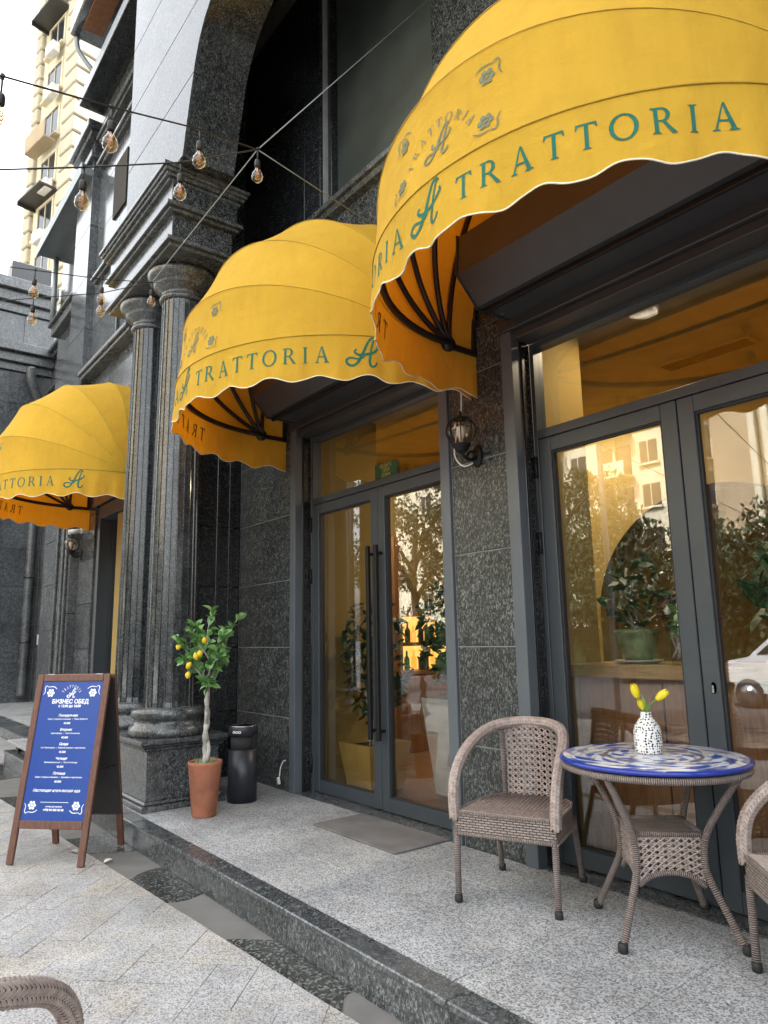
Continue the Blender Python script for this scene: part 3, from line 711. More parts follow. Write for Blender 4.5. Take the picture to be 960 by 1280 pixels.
# set-back stretch with its own door
panel_row(lf, 4.15, -19.7, -18.5, [0, .8, 1.6, 2.4, 3.33, 4.2, 5.1, 6, 6.9, 7.65], 'granite_grey'); panel_row(lf, 4.15, -17.2, -14.4, [0, .8, 1.6, 2.4, 3.33, 4.2, 5.1, 6, 6.9, 7.65], 'granite_grey', widths=[-15.8])
panel_row(lf, 4.15, -18.5, -17.2, [3.33, 4.2, 5.1, 6, 6.9, 7.65], 'granite_grey'); panel_row(lf, 4.15, -19.7, -14.4, [7.95, 8.85], 'granite_grey', widths=[-18.4, -17.1, -15.8])
for z in (7.66, 8.86): LP(B().box(-19.7, -14.4, 4.05, 4.2, z, z+.12, .01).box(-19.7, -14.4, 3.95, 4.2, z+.121, z+.22, .01), 'ledge', 'granite_kerb')
d4 = LP(B().box(-18.5, -17.2, 4.40, 4.46, 0, 3.33), 'side_door', 'galvanised')
LP(B().box(-18.5, -18.35, 4.16, 4.4, 0, 3.33).box(-17.35, -17.2, 4.16, 4.4, 0, 3.33).box(-18.35, -17.35, 4.16, 4.4, 3.15, 3.33), 'door_frame', 'granite_kerb', d4)
LP(B().box(-18.28, -17.42, 4.385, 4.40, 2.4, 3.08).box(-18.28, -17.9, 4.385, 4.40, .2, 2.3), 'door_pane', 'window_dark', d4)
LP(B().tube([(-17.85, 4.35, .8), (-17.85, 4.35, 2.1)], .03), 'handle', 'black_metal', d4)
LP(B().box(-19.2, -19.0, 4.10, 4.15, 1.35, 1.6, .01), 'intercom', 'white_plastic')

wing = thing('granite_wing', (-20.2, 2.5, 0), 'dark granite wing with a downpipe closing the court at the far left', 'building')
WP = lambda b, n, m='granite_grey', par=None: b.build(n, m, par or wing, False)
WP(B().box(-22, -19.755, -.5, 4.6, -.3, 10.0), 'wall_core', 'joint_light')
wz = [-.05, .9, 1.85, 2.8, 3.75, 4.7, 5.65, 6.6, 7.55, 8.4]
panel_side(wing, -19.70, -.5, 4.14, wz, 'granite_grey', ys=[1.1, 2.2, 3.15]); panel_side(wing, -19.70, -.5, 4.14, [9.1, 10.0], 'granite_grey', ys=[1.1, 1.9, 2.65, 3.4])
WP(B().box(-19.69, -19.6, 2.9, 3.12, -.05, 6.2, .01), 'pilaster_strip', 'granite_grey')
for z, h in ((8.4, .7), (10.0, .85), (5.9, .35)):
    WP(B().box(-20, -19.62, -.5, 4.14, z+.002, z+h*.3, .01).box(-20, -19.5, -.5, 4.14, z+h*.3+.002, z+h*.65, .01).box(-20, -19.36, -.5, 4.14, z+h*.65+.002, z+h-.002, .015), 'cornice', 'granite_kerb')
WP(B().tube(spline([(-19.3, 3.55, 8.45), (-19.35, 3.6, 8.1), (-19.5, 3.85, 7.6), (-19.55, 3.9, 7.2), (-19.55, 3.9, 4), (-19.55, 3.9, .6), (-19.5, 3.88, .1)], 5), .11, 10), 'downpipe', 'granite_kerb')
for z in (1.4, 3.0, 4.6, 6.2): WP(B().tube([(-19.55, 3.9, z), (-19.55, 3.9, z+.06)], .125, 10), 'pipe_collar', 'granite_dark')
WP(B().box(-20.4, -19.7, 3.0, 4.0, 10.88, 11.5, .03), 'roof_unit', 'shutter_metal')

# ================================================================== CREAM TOWER FAR BEHIND
TM = Matrix.Translation((-39.0, 8.55, -.36)) @ Matrix.Rotation(R(12.1), 4, 'Z')
tow = tag(link('apartment_tower', None, None, TM), 'tall cream apartment tower of banded stone rising behind the granite wing', 'building')
B().box(-5.55, -.06, .06, 16, 0, 62).build('wall', 'tan_render', tow)
B().box(-4.7, -1.25, -.03, .058, 0, 62).build('window_bay', 'cream_render', tow)
cH = 1.05
for i in range(16, 50):
    z = i*cH
    B().box(-1.25, .30, -.30, 2.2, z+.06, z+cH-.06, .06).build('quoin_stone', 'cream_stone', tow)
    B().box(-.05, .06, 2.2, 6.5, z+.06, z+cH-.06, .05).build('course_stone', 'cream_stone', tow)
    B().box(-5.6, -4.7, -.28, .05, z+.06, z+cH-.06, .06).build('course_stone', 'cream_stone', tow)
for i in range(5, 17):
    z = i*3.1+.6
    w = B().box(-3.9, -2.1, -.05, .05, z, z+1.9).build('window', 'window_dark', tow)
    B().box(-4.05, -3.9, -.12, .05, z-.1, z+2.05, .02).box(-2.1, -1.95, -.12, .05, z-.1, z+2.05, .02).box(-3.9, -2.1, -.12, .05, z+1.9, z+2.05, .02).box(-3.03, -2.97, -.09, .05, z, z+1.9).build('window_frame', 'cream_render', w)
    B().box(-4.2, -1.8, -.35, .05, z-.25, z-.1, .03).build('window_sill', 'cream_render', w)
    if i % 3 != 1:
        a = B().box(-3.0+.3*(i % 2), -2.0+.3*(i % 2), -.75, -.3, z-.95, z-.3, .04).build('air_conditioner', 'white_plastic', tow)
    if i % 4 == 0: B().box(-4.5, -1.6, -1.1, -.02, z+2.2, z+2.34, .02).box(-4.5, -4.4, -1.1, -.02, z+2.0, z+2.2).build('window_hood', 'header_metal', tow)
    if i % 4 == 2: B().box(-4.3, -1.7, -1.0, -.3, z-.9, z-.8, .02).box(-4.3, -1.7, -1.0, -.95, z-.8, z+.2).build('balcony', 'tan_render', tow)

# ================================================================== ACROSS THE STREET (seen in the door glass)
ab = thing('apartment_block', (-24, -38, -.36), 'cream apartment block with stacked balconies reflected in the right door glass', 'building')
AP = lambda b, n, m='cream_render', par=None: b.build(n, m, par or ab, False)
AP(B().box(-60, -4, -50, -37, -.36, 34), 'wall', 'cream_render')
AP(B().box(-21.6, -17.6, -36.98, -36.3, -.36, 36, .05), 'plain_pier', 'tan_render')
AP(B().box(-17.3, -8, -36.98, -36.6, -.36, 36, .05), 'plain_pier', 'tan_render')
for x in (-19.1, -18.3, -17.45): AP(B().box(x, x+.45, -36.29, -35.9, -.36, 36, .05), 'vertical_moulding', 'cream_render')
for i in range(1, 11):
    z = i*3.1
    for x0, x1 in ((-24.6, -21.8), (-30.4, -27.6), (-36.4, -33.6), (-44, -41)):
        bl = AP(B().box(x0, x1, -36.98, -35.6, z-.15, z, .02).box(x0, x1, -35.75, -35.6, z+.002, z+.95, .02), 'balcony', 'cream_render')
        AP(B().box(x0+.3, x1-.2, -36.99, -36.9, z+.1, z+2.3), 'balcony_glazing', 'window_dark', bl)
        AP(B().box((x0+x1)/2-.1, (x0+x1)/2+.1, -36.9, -36.7, z+.002, z+2.9), 'balcony_post', 'cream_render', bl)
    for x in (-26.4, -32.3, -39.5, -47, -50):
        w = AP(B().box(x-.65, x+.65, -36.995, -36.93, z+.7, z+2.3), 'window', 'window_dark')
        AP(B().box(x-.8, x+.8, -36.93, -36.75, z+.55, z+.7).box(x-.03, x+.03, -36.93, -36.88, z+.7, z+2.3), 'window_frame', 'cream_render', w)
def tree(x, y, h, cr, seed, label):
    rr = random.Random(seed); t = thing('street_tree', (x, y, -.36), label, 'tree', 'trees across the street')
    tb = B(); th = h*.42
    tb.tube(spline([(0, 0, 0), (.1, .05, th*.5), (-.05, .1, th), (.1, 0, h*.7)], 5), [.24-.009*i for i in range(16)], 8)
    tips = []
    for i in range(9):
        a = rr.uniform(0, 6.28); z0 = th*rr.uniform(.75, 1.3); e = Vector((math.cos(a)*cr*.6, math.sin(a)*cr*.6, z0+cr*rr.uniform(.3, 1.0)))
        tb.tube(spline([(0, 0, z0), (e.x*.4, e.y*.4, z0+(e.z-z0)*.6), e], 4), [.09-.008*k for k in range(9)], 6); tips.append(e)
    tb.build('trunk', 'tree_bark', t)
    lb = B(); cz = h-cr*.95
    cl = []
    for i in range(64):
        while True:
            p = Vector((rr.uniform(-1, 1), rr.uniform(-1, 1), rr.uniform(-1, 1)))
            if .35 < p.length < 1: break
        cl.append((Vector((p.x*cr, p.y*cr, cz+p.z*cr*.95)), rr.uniform(.5, 1.0)))
    for c, r_ in cl:
        for k in range(150):
            d = Vector((rr.gauss(0, 1), rr.gauss(0, 1), rr.gauss(0, 1))).normalized()*r_*rr.uniform(.5, 1)
            p = c+d; s = rr.uniform(.075, .135); q = Euler((rr.uniform(0, 6.3), rr.uniform(0, 6.3), rr.uniform(0, 6.3))).to_matrix()
            lb.add([p+q @ Vector(v) for v in ((-s, 0, 0), (0, -s*.5, 0), (s, 0, 0), (0, s*.5, 0))], [(0, 1, 2, 3)])
    lb.build('crown', 'leaf_tree', t)
tree(-9.4, -13.5, 5.0, 2.1, 1, 'leafy street tree across the road reflected above the white car')
tree(-14.8, -15, 6.0, 2.3, 2, 'tall leafy street tree reflected in the left leaf of the right door')
tree(-5.0, -12.5, 5.4, 2.3, 3, 'broad street tree across the road nearest the right edge')
tree(-25.5, -14.5, 10.0, 4.0, 4, 'street tree across the road farthest to the left')
tree(-19.5, -17, 9.2, 3.6, 5, 'dense street tree across the road reflected in the middle door')
hd = thing('hedge', (-17, -19, -.36), 'dark green hedge across the street behind the trees', 'hedge')
hb = B(); hr = random.Random(21)
for k in range(15000):
    x = hr.uniform(-17, 17); top = 2.9+.5*math.sin(x*1.7)+.4*math.sin(x*.63+1); z = top*hr.random()**.6; y = hr.gauss(0, .55)
    s_ = hr.uniform(.08, .15); q = Euler((hr.uniform(0, 6.3), hr.uniform(0, 6.3), hr.uniform(0, 6.3))).to_matrix(); p = Vector((x, y, z))
    hb.add([p+q @ Vector(v) for v in ((-s_, 0, 0), (0, -s_*.55, 0), (s_, 0, 0), (0, s_*.55, 0))], [(0, 1, 2, 3)])
hb.build('foliage', 'leaf_tree', hd)
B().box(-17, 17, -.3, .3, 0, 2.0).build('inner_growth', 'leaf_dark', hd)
cr_ = thing('parked_car', (-6.6, -10.2, -.36), 'white parked car reflected in the right door glass', 'car')
prof = [(-2.2, .35), (-2.25, .62), (-2.1, 1.0), (-1.3, 1.14), (-.6, 1.72), (1.1, 1.76), (1.75, 1.25), (2.1, 1.1), (2.22, .65), (2.15, .32)]
B().prism(prof, 'y', -.86, .86).build('body', 'car_white', cr_)
for s in (-1, 1):
    y0, y1 = (.862, .872) if s > 0 else (-.872, -.862)
    B().prism([(-1.1, 1.2), (-.58, 1.62), (.05, 1.66), (.05, 1.2)], 'y', y0, y1).build('side_window', 'window_dark', cr_)
    B().prism([(.13, 1.2), (.13, 1.66), (1.0, 1.66), (1.5, 1.24)], 'y', y0, y1).build('side_window', 'window_dark', cr_)
    for x in (-1.35, 1.4):
        yy = .80*s
        w = B().lathe([(.0, -.1), (.2, -.1), (.31, -.09), (.33, -.05), (.33, .05), (.31, .09), (.2, .1), (0, .1)], (0, 0, 0), 20, M=Matrix.Translation((x, yy, .33)) @ Matrix.Rotation(R(90), 4, 'X')).build('wheel', 'rubber', cr_)
        B().lathe([(.0, -.115), (.19, -.105), (.2, .105), (0, .115)], (0, 0, 0), 16, M=Matrix.Translation((x, yy, .33)) @ Matrix.Rotation(R(90), 4, 'X')).build('rim', 'steel', w)
for y in (-.6, .6): B().box(-2.27, -2.18, y-.15, y+.15, .66, .78, .02).build('headlight', 'clear_glass', cr_)

# ================================================================== AWNINGS
A_, PB, SID, ZP, HT, VH = 1.29, 1.26, .29, 3.31, 1.45, .30
def letter(ch):
    """serif capitals as convex polygons in a cap-height-1 box -> (polygons, advance)"""
    def ring(cx, cz, ro, ri, a0, a1, n):
        P = []
        for i in range(n):
            a, b = a0+(a1-a0)*i/n, a0+(a1-a0)*(i+1)/n
            P.append([(cx+ri[0]*math.cos(a), cz+ri[1]*math.sin(a)), (cx+ro[0]*math.cos(a), cz+ro[1]*math.sin(a)), (cx+ro[0]*math.cos(b), cz+ro[1]*math.sin(b)), (cx+ri[0]*math.cos(b), cz+ri[1]*math.sin(b))])
        return P
    q = lambda *p: [list(p)]
    bx = lambda a, b, c, d: [[(a, c), (b, c), (b, d), (a, d)]]
    serif = lambda x0, x1: [[(x0-.09, 0), (x1+.09, 0), (x1, .07), (x0, .07)]]
    top = lambda x0, x1: [[(x0, .93), (x1, .93), (x1+.09, 1), (x0-.09, 1)]]
    if ch == 'T': return bx(.30, .43, .07, .93)+serif(.30, .43)+bx(.03, .70, .93, 1.0)+q((0, .78), (.04, .78), (.11, .93), (.03, 1.0))+q((.73, .78), (.70, 1.0), (.62, .93), (.69, .78)), .73
    if ch == 'I': return bx(.12, .25, .07, .93)+serif(.12, .25)+top(.12, .25), .37
    if ch == 'O': return ring(.46, .5, (.46, .52), (.32, .45), 0, 2*math.pi, 22), .92
    if ch == 'R': return bx(.12, .25, .07, .93)+serif(.12, .25)+bx(.03, .36, .935, 1.0)+bx(.25, .36, .46, .52)+ring(.36, .73, (.27, .27), (.14, .205), -math.pi/2, math.pi/2, 10)+q((.36, .48), (.46, .5), (.82, 0), (.66, 0)), .82
    if ch == 'A': return q((.13, .06), (.20, .06), (.45, 1.0), (.39, .96))+q((.40, 1.02), (.48, 1.02), (.80, .06), (.64, .06))+bx(.27, .60, .33, .40)+q((.03, 0), (.30, 0), (.24, .06), (.09, .06))+q((.54, 0), (.90, 0), (.84, .06), (.60, .06)), .92
def word(txt, h, gap, x0, split=False):
    out = []; x = x0
    for ch in txt:
        P, w = letter(ch)
        q = [[(x+a*h, b*h) for a, b in p] for p in P]
        if split: out.append(q)
        else: out += q
        x += (w+gap)*h
    return out, x-gap*h-x0
def ribbon(pts, w, k=7):
    P = spline([(a, b, 0) for a, b in pts], k); out = []; n = len(P); E = []
    for i, p in enumerate(P):
        t = (P[min(i+1, n-1)]-P[max(i-1, 0)]).normalized(); nn = Vector((-t.y, t.x, 0))
        ww = w*(.55+.45*math.sin(math.pi*min(1, max(0, i/(n-1))))); E.append((p+nn*ww/2, p-nn*ww/2))
    for (a, b), (c, d) in zip(E, E[1:]): out.append([(a.x, a.y), (b.x, b.y), (d.x, d.y), (c.x, c.y)])
    return out
def monogram(h, x0, z0, w=.085):
    S = [[(.80, .93), (.74, 1.02), (.62, .98), (.50, .78), (.36, .45), (.20, .14), (.02, .02), (-.14, .09), (-.16, .22), (-.02, .30), (.22, .25), (.42, .34)],
         [(.74, .98), (.66, .70), (.60, .35), (.58, .12), (.64, .0), (.76, .03), (.82, .16)],
         [(.16, .60), (.10, .50), (.22, .40), (.45, .42), (.70, .50), (.86, .66), (.84, .76)]]
    return [[(x0+(a-.35)*h, z0+b*h) for a, b in p] for s in S for p in ribbon(s, w)]
def flower(h, x0, z0, mx=1, mz=1):
    out = []
    for k in range(6):
        a = math.pi*k/3; c, s = math.cos(a), math.sin(a)
        out.append([(x0+mx*h*(.25*c+.125*math.cos(t)), z0+mz*h*(.25*s+.125*math.sin(t))) for t in [math.pi*j/4 for j in range(8)]][::(1 if mx*mz > 0 else -1)])
    out.append([(x0+h*.10*math.cos(t), z0+h*.10*math.sin(t)) for t in [math.pi*j/4 for j in range(8)]])
    for r_ in (ribbon([(.30, .52), (.48, .62), (.60, .45), (.56, .1), (.70, -.15)], .07), ribbon([(-.55, .35), (-.2, .55), (.30, .52)], .07)):
        out += [[(x0+mx*h*a, z0+mz*h*b) for a, b in p] for p in r_]
    return out
# arc length along the front edge of the awning, 0 at the middle
_N = 400; _ph = [math.pi*i/_N for i in range(_N+1)]
def fe(ph, b=PB): return Vector((A_*math.cos(ph), -SID-b*math.sin(ph), 0))
_s = [0.0]
for a, b in zip(_ph, _ph[1:]): _s.append(_s[-1]+(fe(b)-fe(a)).length)
HALF = _s[-1]/2
def edge(s):
    """plan point and outward normal at arc length s (positive to the right seen from the street)"""
    if abs(s) > HALF:
        d = abs(s)-HALF; sg = 1 if s > 0 else -1
        return Vector((sg*A_, -SID+d, 0)), Vector((sg, 0, 0))
    t = HALF-s; lo, hi = 0, _N
    while hi-lo > 1:
        m = (lo+hi)//2
        if _s[m] <= t: lo = m
        else: hi = m
    f = (t-_s[lo])/max(1e-9, _s[hi]-_s[lo]); ph = _ph[lo]+(_ph[hi]-_ph[lo])*f
    return fe(ph), Vector((math.cos(ph)/A_, -math.sin(ph)/PB, 0)).normalized()
TH = [0, R(22), R(45), R(68), R(90)]
def ribpt(th, ph):
    b = PB+(HT-PB)*(th/R(90)); w = A_
    return Vector((w*math.cos(ph), -SID-b*math.sin(ph)*math.cos(th), ZP+b*math.sin(ph)*math.sin(th)))
def gorept(i, u, ph):
    """between rib i and i+1; straight chord with a slight sag of the cloth"""
    p = ribpt(TH[i], ph).lerp(ribpt(TH[i+1], ph), u); c = Vector((0, -SID, ZP))
    r = p-Vector((p.x, -SID, ZP)); return p-r*(.010*math.sin(math.pi*u)*math.sin(ph))
SCAL = .325
def val(s, h, off=0.0):
    """valance: h 0 at the seam, 1 at the hem"""
    p, n = edge(s)
    fold = .013*math.sin(s*9.3+.7)+.007*math.sin(s*23.0+2*math.sin(s*4))+.003*math.sin(s*51.0)
    return Vector((p.x, p.y, ZP-VH*h))+n*(.012*h+fold*h+off)
def hem(s): return 1+.068*math.cos(2*math.pi*s/SCAL)
def decal(polys, fn, name, mat, parent, off):
    b = B()
    for i, p in enumerate(polys):
        o = off+(.00012*(i % 9) if off > 0 else -.00012*(i % 9))
        b.add([fn(x, z, o) for x, z in p], [tuple(range(len(p)))])
    return b.build(name, mat, parent)
def gore_map(x, z, off):
    # x metres along the front from the middle, z metres up from the seam, on the lowest gore
    ph = math.pi/2-x/1.29
    L = (ribpt(TH[1], math.pi/2)-ribpt(TH[0], math.pi/2)).length
    u = z/L; p = gorept(0, u, ph); e = 1e-3
    du = gorept(0, u+e, ph)-p; dp = gorept(0, u, ph+e)-p
    return p+du.cross(dp).normalized()*off*(1 if du.cross(dp).dot(p-Vector((0, -SID, ZP))) > 0 else -1)
def make_awning(loc, label):
    t = thing('awning', loc, label, 'awning', 'yellow dome awnings over the doors')
    for i in range(4):
        B().grid(lambda u, v, i=i: gorept(i, v, math.pi*u), 56, 6).build('canopy_panel', 'awning_fabric', t)
    B().grid(lambda u, v: ribpt(TH[4], math.pi*u)+Vector((0, SID*v, 0)), 56, 2).build('canopy_panel', 'awning_fabric', t)
    S0 = HALF+SID
    nS = 240
    def vfn(u, v): s = -S0+2*S0*u; return val(s, v*hem(s))
    vl = B().grid(vfn, nS, 6).build('valance', 'awning_fabric', t)
    B().tube([val(-S0+2*S0*k/nS, hem(-S0+2*S0*k/nS)) for k in range(nS+1)], .0036, 5).build('piping', 'piping_white', vl)
    for i in range(5):
        r_ = .019 if i else .023
        def inn(p): return Vector((p.x*.972, -SID+(p.y+SID)*.968, ZP+(p.z-ZP)*.968))
        B().tube([inn(ribpt(TH[i], math.pi*k/48)) for k in range(49)], r_, 8).build('rib', 'rib_paint', t)
        if i: B().tube([ribpt(TH[i], math.pi*k/48)+(ribpt(TH[i], math.pi*k/48)-Vector((ribpt(TH[i], math.pi*k/48).x, -SID, ZP)))*.003 for k in range(3, 46)], .0022, 5).build('seam', 'seam_thread', t)
    B().tube([val(-S0+2*S0*k/160, .0, .003) for k in range(161)], .004, 5).build('seam', 'seam_thread', t)
    for s in (-1, 1):
        B().box(s*A_-.02, s*A_+.02, -SID, -.01, ZP-.02, ZP+.02, .004).build('side_arm', 'rib_paint', t)
        B().box(s*A_-.02, s*A_+.02, -.045, -.005, ZP-.02, ZP+HT*.55, .004).build('wall_bar', 'rib_paint', t)
        B().lathe([(0, -.02), (.05, -.02), (.055, 0), (.05, .02), (0, .02)], (0, 0, 0), 16, M=Matrix.Translation((s*(A_-.028), -SID, ZP)) @ Matrix.Rotation(R(90), 4, 'Y')).build('hub', 'rib_paint', t)
    B().tube([(A_*math.cos(math.pi*k/48), -.02, ZP+HT*math.sin(math.pi*k/48)) for k in range(49)], .016, 8).build('wall_rib', 'rib_paint', t)
    # lettering: monogram in the middle, the word to both sides, a monogram beyond; the dye shows on the inside too
    LH = .112; zb = -.195
    def vm(x, z, o): return val(x, -z/VH, o)
    wd_, wl_ = word('TRATTORIA', LH, .34, 0, True)
    for nm, x0 in (('lettering', .13), ('lettering', -.25-wl_)):
        for lt_ in wd_:
            pl = [[(a+x0, b+zb) for a, b in p] for p in lt_]
            decal(pl, vm, 'letter', 'print_green', vl, .0022); decal(pl, vm, 'letter', 'rib_paint', vl, -.0022)
    for x0 in (-.06, .13+wl_+.21):
        pl = monogram(.20, x0, zb-.025); decal(pl, vm, 'monogram', 'print_green', vl, .0022); decal(pl, vm, 'monogram', 'rib_paint', vl, -.0022)
    g0 = list(t.children)[0]
    small, sw = word('TRATTORIA', .045, .42, 0); Rr = .21; arc = []
    for p in small:
        q = []
        for a, b in p:
            an = math.pi/2-(a-sw/2)/Rr*.98; q.append(((Rr+b)*math.cos(an), .19+(Rr+b)*math.sin(an)-.14))
        arc.append(q)
    tag(decal(arc, gore_map, 'emblem_word', 'print_grey', g0, .004), kind='stuff'); decal(monogram(.15, 0, .10), gore_map, 'emblem_monogram', 'print_grey', g0, .004)
    for mx in (-1, 1):
        for mz in (-1, 1):
            decal(flower(.105, mx*.27, .235+mz*.115, mx, mz), gore_map, 'printed_flower', 'print_grey', g0, .004)
    return t
aw = make_awning((-2.02, YW, 0), 'large yellow dome awning over the door nearest the camera, cut by the right edge')
def put_awning(loc, label):
    c = copy_tree(aw, None, Matrix.Translation(loc)); c['label'] = label; return c
put_awning((-4.67, YW, 0), 'yellow dome awning in the middle above the door with long black handles')
put_awning((-9.46, 2.90, 0), 'yellow dome awning at the far left beyond the columns')

# ================================================================== WICKER CHAIRS
def braid(path, r, rows=8, step=.017):
    """plaited rail: a core tube under rows of slanted strands, row by row in turn"""
    P = [Vector(p) for p in path]; cum = [0]
    for a, b in zip(P, P[1:]): cum.append(cum[-1]+(b-a).length)
    frames = []; ref = Vector((0, 0, 1))
    for i, p in enumerate(P):
        t = (P[min(i+1, len(P)-1)]-P[max(i-1, 0)]).normalized()
        if abs(t.dot(ref)) > .97: ref = Vector((1, 0, 0))
        u = (ref-t*ref.dot(t)).normalized(); ref = u; frames.append((t, u, t.cross(u)))
    def at(s, a, rad):
        s = min(max(s, 0), cum[-1]-1e-6); lo = 0
        while lo < len(cum)-2 and cum[lo+1] < s: lo += 1
        f = (s-cum[lo])/(cum[lo+1]-cum[lo]); p = P[lo].lerp(P[lo+1], f)
        u = frames[lo][1].lerp(frames[lo+1][1], f).normalized(); w = frames[lo][2].lerp(frames[lo+1][2], f).normalized()
        return p+(u*math.cos(a)+w*math.sin(a))*rad
    b = B(); da = 2*math.pi/rows; n = int(cum[-1]/step)
    for k in range(rows):
        sg = 1 if k % 2 else -1
        for j in range(n):
            s0 = (j+.5+(.25 if k % 2 else 0))*step; a0 = da*k; hs = step*.62; sl = step*.85*sg
            q = [at(s0-hs*.55-sl, a0-da*.55, r*.93), at(s0+hs*.55-sl, a0-da*.55, r*.93), at(s0+hs*.9, a0, r*1.08), at(s0+hs*.55+sl, a0+da*.55, r*.93), at(s0-hs*.55+sl, a0+da*.55, r*.88), at(s0-hs*.9, a0, r*1.08), at(s0, a0, r*1.20)]
            b.add(q, [(0, 1, 6), (1, 2, 6), (2, 3, 6), (3, 4, 6), (4, 5, 6), (5, 0, 6)], True)
    return b
def lattice(fn, nu, nv, r=.0028, du=1.0, dv=1.0):
    """cane weave: two diagonals and a horizontal through every cell, fn maps unit square to space"""
    b = B()
    for i in range(-nv, nu+1):
        for sg in (1, -1):
            p = []
            for j in range(nv+1):
                u = (i+j)/nu if sg > 0 else (i+nv-j)/nu
                if -1e-6 <= u <= 1+1e-6: p.append(fn(min(max(u, 0), 1), j/nv, .0012*sg))
            if len(p) > 1: b.tube(p, r, 5, caps=False, flat=1)
    for j in range(nv):
        b.tube([fn(k/12, (j+.5)/nv, 0) for k in range(13)], r*.85, 5, caps=False)
    return b
def make_chair(loc, rz, label):
    t = thing('wicker_chair', loc, label, 'chair', 'brown wicker armchairs', rz)
    def legs(x, y0, z1, y1, xo):
        l = B().tube([(xo, y0, .012), (x+(xo-x)*.3, y1+(y0-y1)*.3, z1*.7), (x, y1, z1)], [.0165, .0175, .018], 10).build('leg', 'wicker_wrap', t)
        B().lathe([(.0, 0), (.017, 0), (.021, .006), (.021, .032), (.016, .038)], (xo, y0, 0), 12).build('foot_cap', 'rubber', l)
    for s in (-1, 1):
        legs(s*.262, -.27, .36, -.265, s*.262); legs(s*.225, .31, .36, .215, s*.235)
    # seat: rounded trapezoid apron and a ribbed seat top
    def plan(u):   # perimeter of the seat, u in 0..1 from front left counter-clockwise
        pts = [(-.27, -.275), (.27, -.275), (.275, -.25), (.262, .05), (.225, .215), (.19, .245), (-.19, .245), (-.225, .215), (-.262, .05), (-.275, -.25)]
        return pts
    P = spline([(x, y, 0) for x, y in plan(0)], 6, True)
    Pp = [(-.27, -.275), (.27, -.275), (.274, -.27), (.274, -.2), (.262, .05), (.235, .17), (.19, .235), (0, .25), (-.19, .235), (-.235, .17), (-.262, .05), (-.274, -.2), (-.274, -.27)]
    b = B(); cum = 0; n = len(Pp)
    for i in range(n):
        a, c = Pp[i], Pp[(i+1) % n]; L = math.hypot(c[0]-a[0], c[1]-a[1]); o = len(b.v)
        m = max(1, int(L/.05))
        for k in range(m):
            q0 = (a[0]+(c[0]-a[0])*k/m, a[1]+(c[1]-a[1])*k/m); q1 = (a[0]+(c[0]-a[0])*(k+1)/m, a[1]+(c[1]-a[1])*(k+1)/m)
            b.uv[len(b.f)] = [(cum+L*k/m, 0), (cum+L*(k+1)/m, 0), (cum+L*(k+1)/m, .105), (cum+L*k/m, .105)]
            b.add([(q0[0], q0[1], .335), (q1[0], q1[1], .335), (q1[0], q1[1], .44), (q0[0], q0[1], .44)], [(0, 1, 2, 3)])
        cum += L
    b.add([(x, y, .336) for x, y in Pp], [tuple(range(n))[::-1]])
    b.build('seat_apron', 'wicker_woven', t)
    for z in (.335, .44): B().tube([(x, y, z) for x, y in Pp], .0085, 6, closed=True).build('apron_edge', 'wicker_wrap', t)
    sb = B(); N = 24
    def half(y):
        for (x0, y0), (x1, y1) in zip(Pp[2:8], Pp[3:8]):
            if y0 <= y <= y1: return x0+(x1-x0)*(y-y0)/max(1e-6, y1-y0)
        return .27
    for k in range(N):      # strips of the seat run front to back
        x = -.262+.524*(k+.5)/N; yb = .25
        for y in [.25-.01*i for i in range(30)]:
            if half(y)-.004 >= abs(x): yb = y; break
        zc = .437-.012*(1-(x/.27)**2)
        sb.tube([(x, -.268, .440), (x, -.2, zc), (x, .0, zc-.004), (x, yb, .438)], .0098, 6)
    B().add([(x_*.985, y_*.985, .425) for x_, y_ in Pp], [tuple(range(n))]).build('seat_deck', 'wicker_core', t)
    tag(sb.build('seat_weave', 'wicker_strand', t), kind='stuff')
    half_ = [(-.27, -.268, .40), (-.276, -.265, .52), (-.278, -.225, .62), (-.272, -.12, .715), (-.25, .03, .785), (-.20, .16, .83), (-.11, .235, .85), (0, .255, .855)]
    full = half_+[(-x, y, z) for x, y, z in half_[::-1][1:]]
    path = spline(full, 8)
    rail = B().tube(path, .0235, 10).build('arm_rail', 'wicker_core', t)
    tag(braid(path, .0265).build('rail_braid', 'wicker_strand', rail), kind='stuff')
    bk = link('backrest', None, t)
    for s in (-1, 1): B().tube([(s*.165, .232, .43), (s*.172, .24, .62), (s*.165, .205, .835)], .0145, 8).build('back_post', 'wicker_wrap', bk)
    def bf(u, v, o): x = (-.155+.31*u); return (x, .238+o-.012*(1-(x/.16)**2)*0+.012*math.sin(math.pi*v), .45+(.375+.022*math.sin(math.pi*u))*v)
    tag(lattice(bf, 9, 12, .0048).build('back_weave', 'wicker_strand', bk), kind='stuff')
    return t
ch = make_chair((-2.766, 3.066, .001), math.atan2(.203, .482), 'brown wicker armchair left of the round table, whole in view')
def put_chair(loc, rz, label):
    c = copy_tree(ch, None, Matrix.Translation(loc) @ Matrix.Rotation(rz, 4, 'Z')); c['label'] = label
put_chair((-1.185, 3.085, .001), R(-46), 'brown wicker armchair cut by the right edge, right of the round table')
put_chair((-2.01, .21, PZ+.001), R(235), 'brown wicker armchair on the lower pavement, only its back top in the bottom left corner')

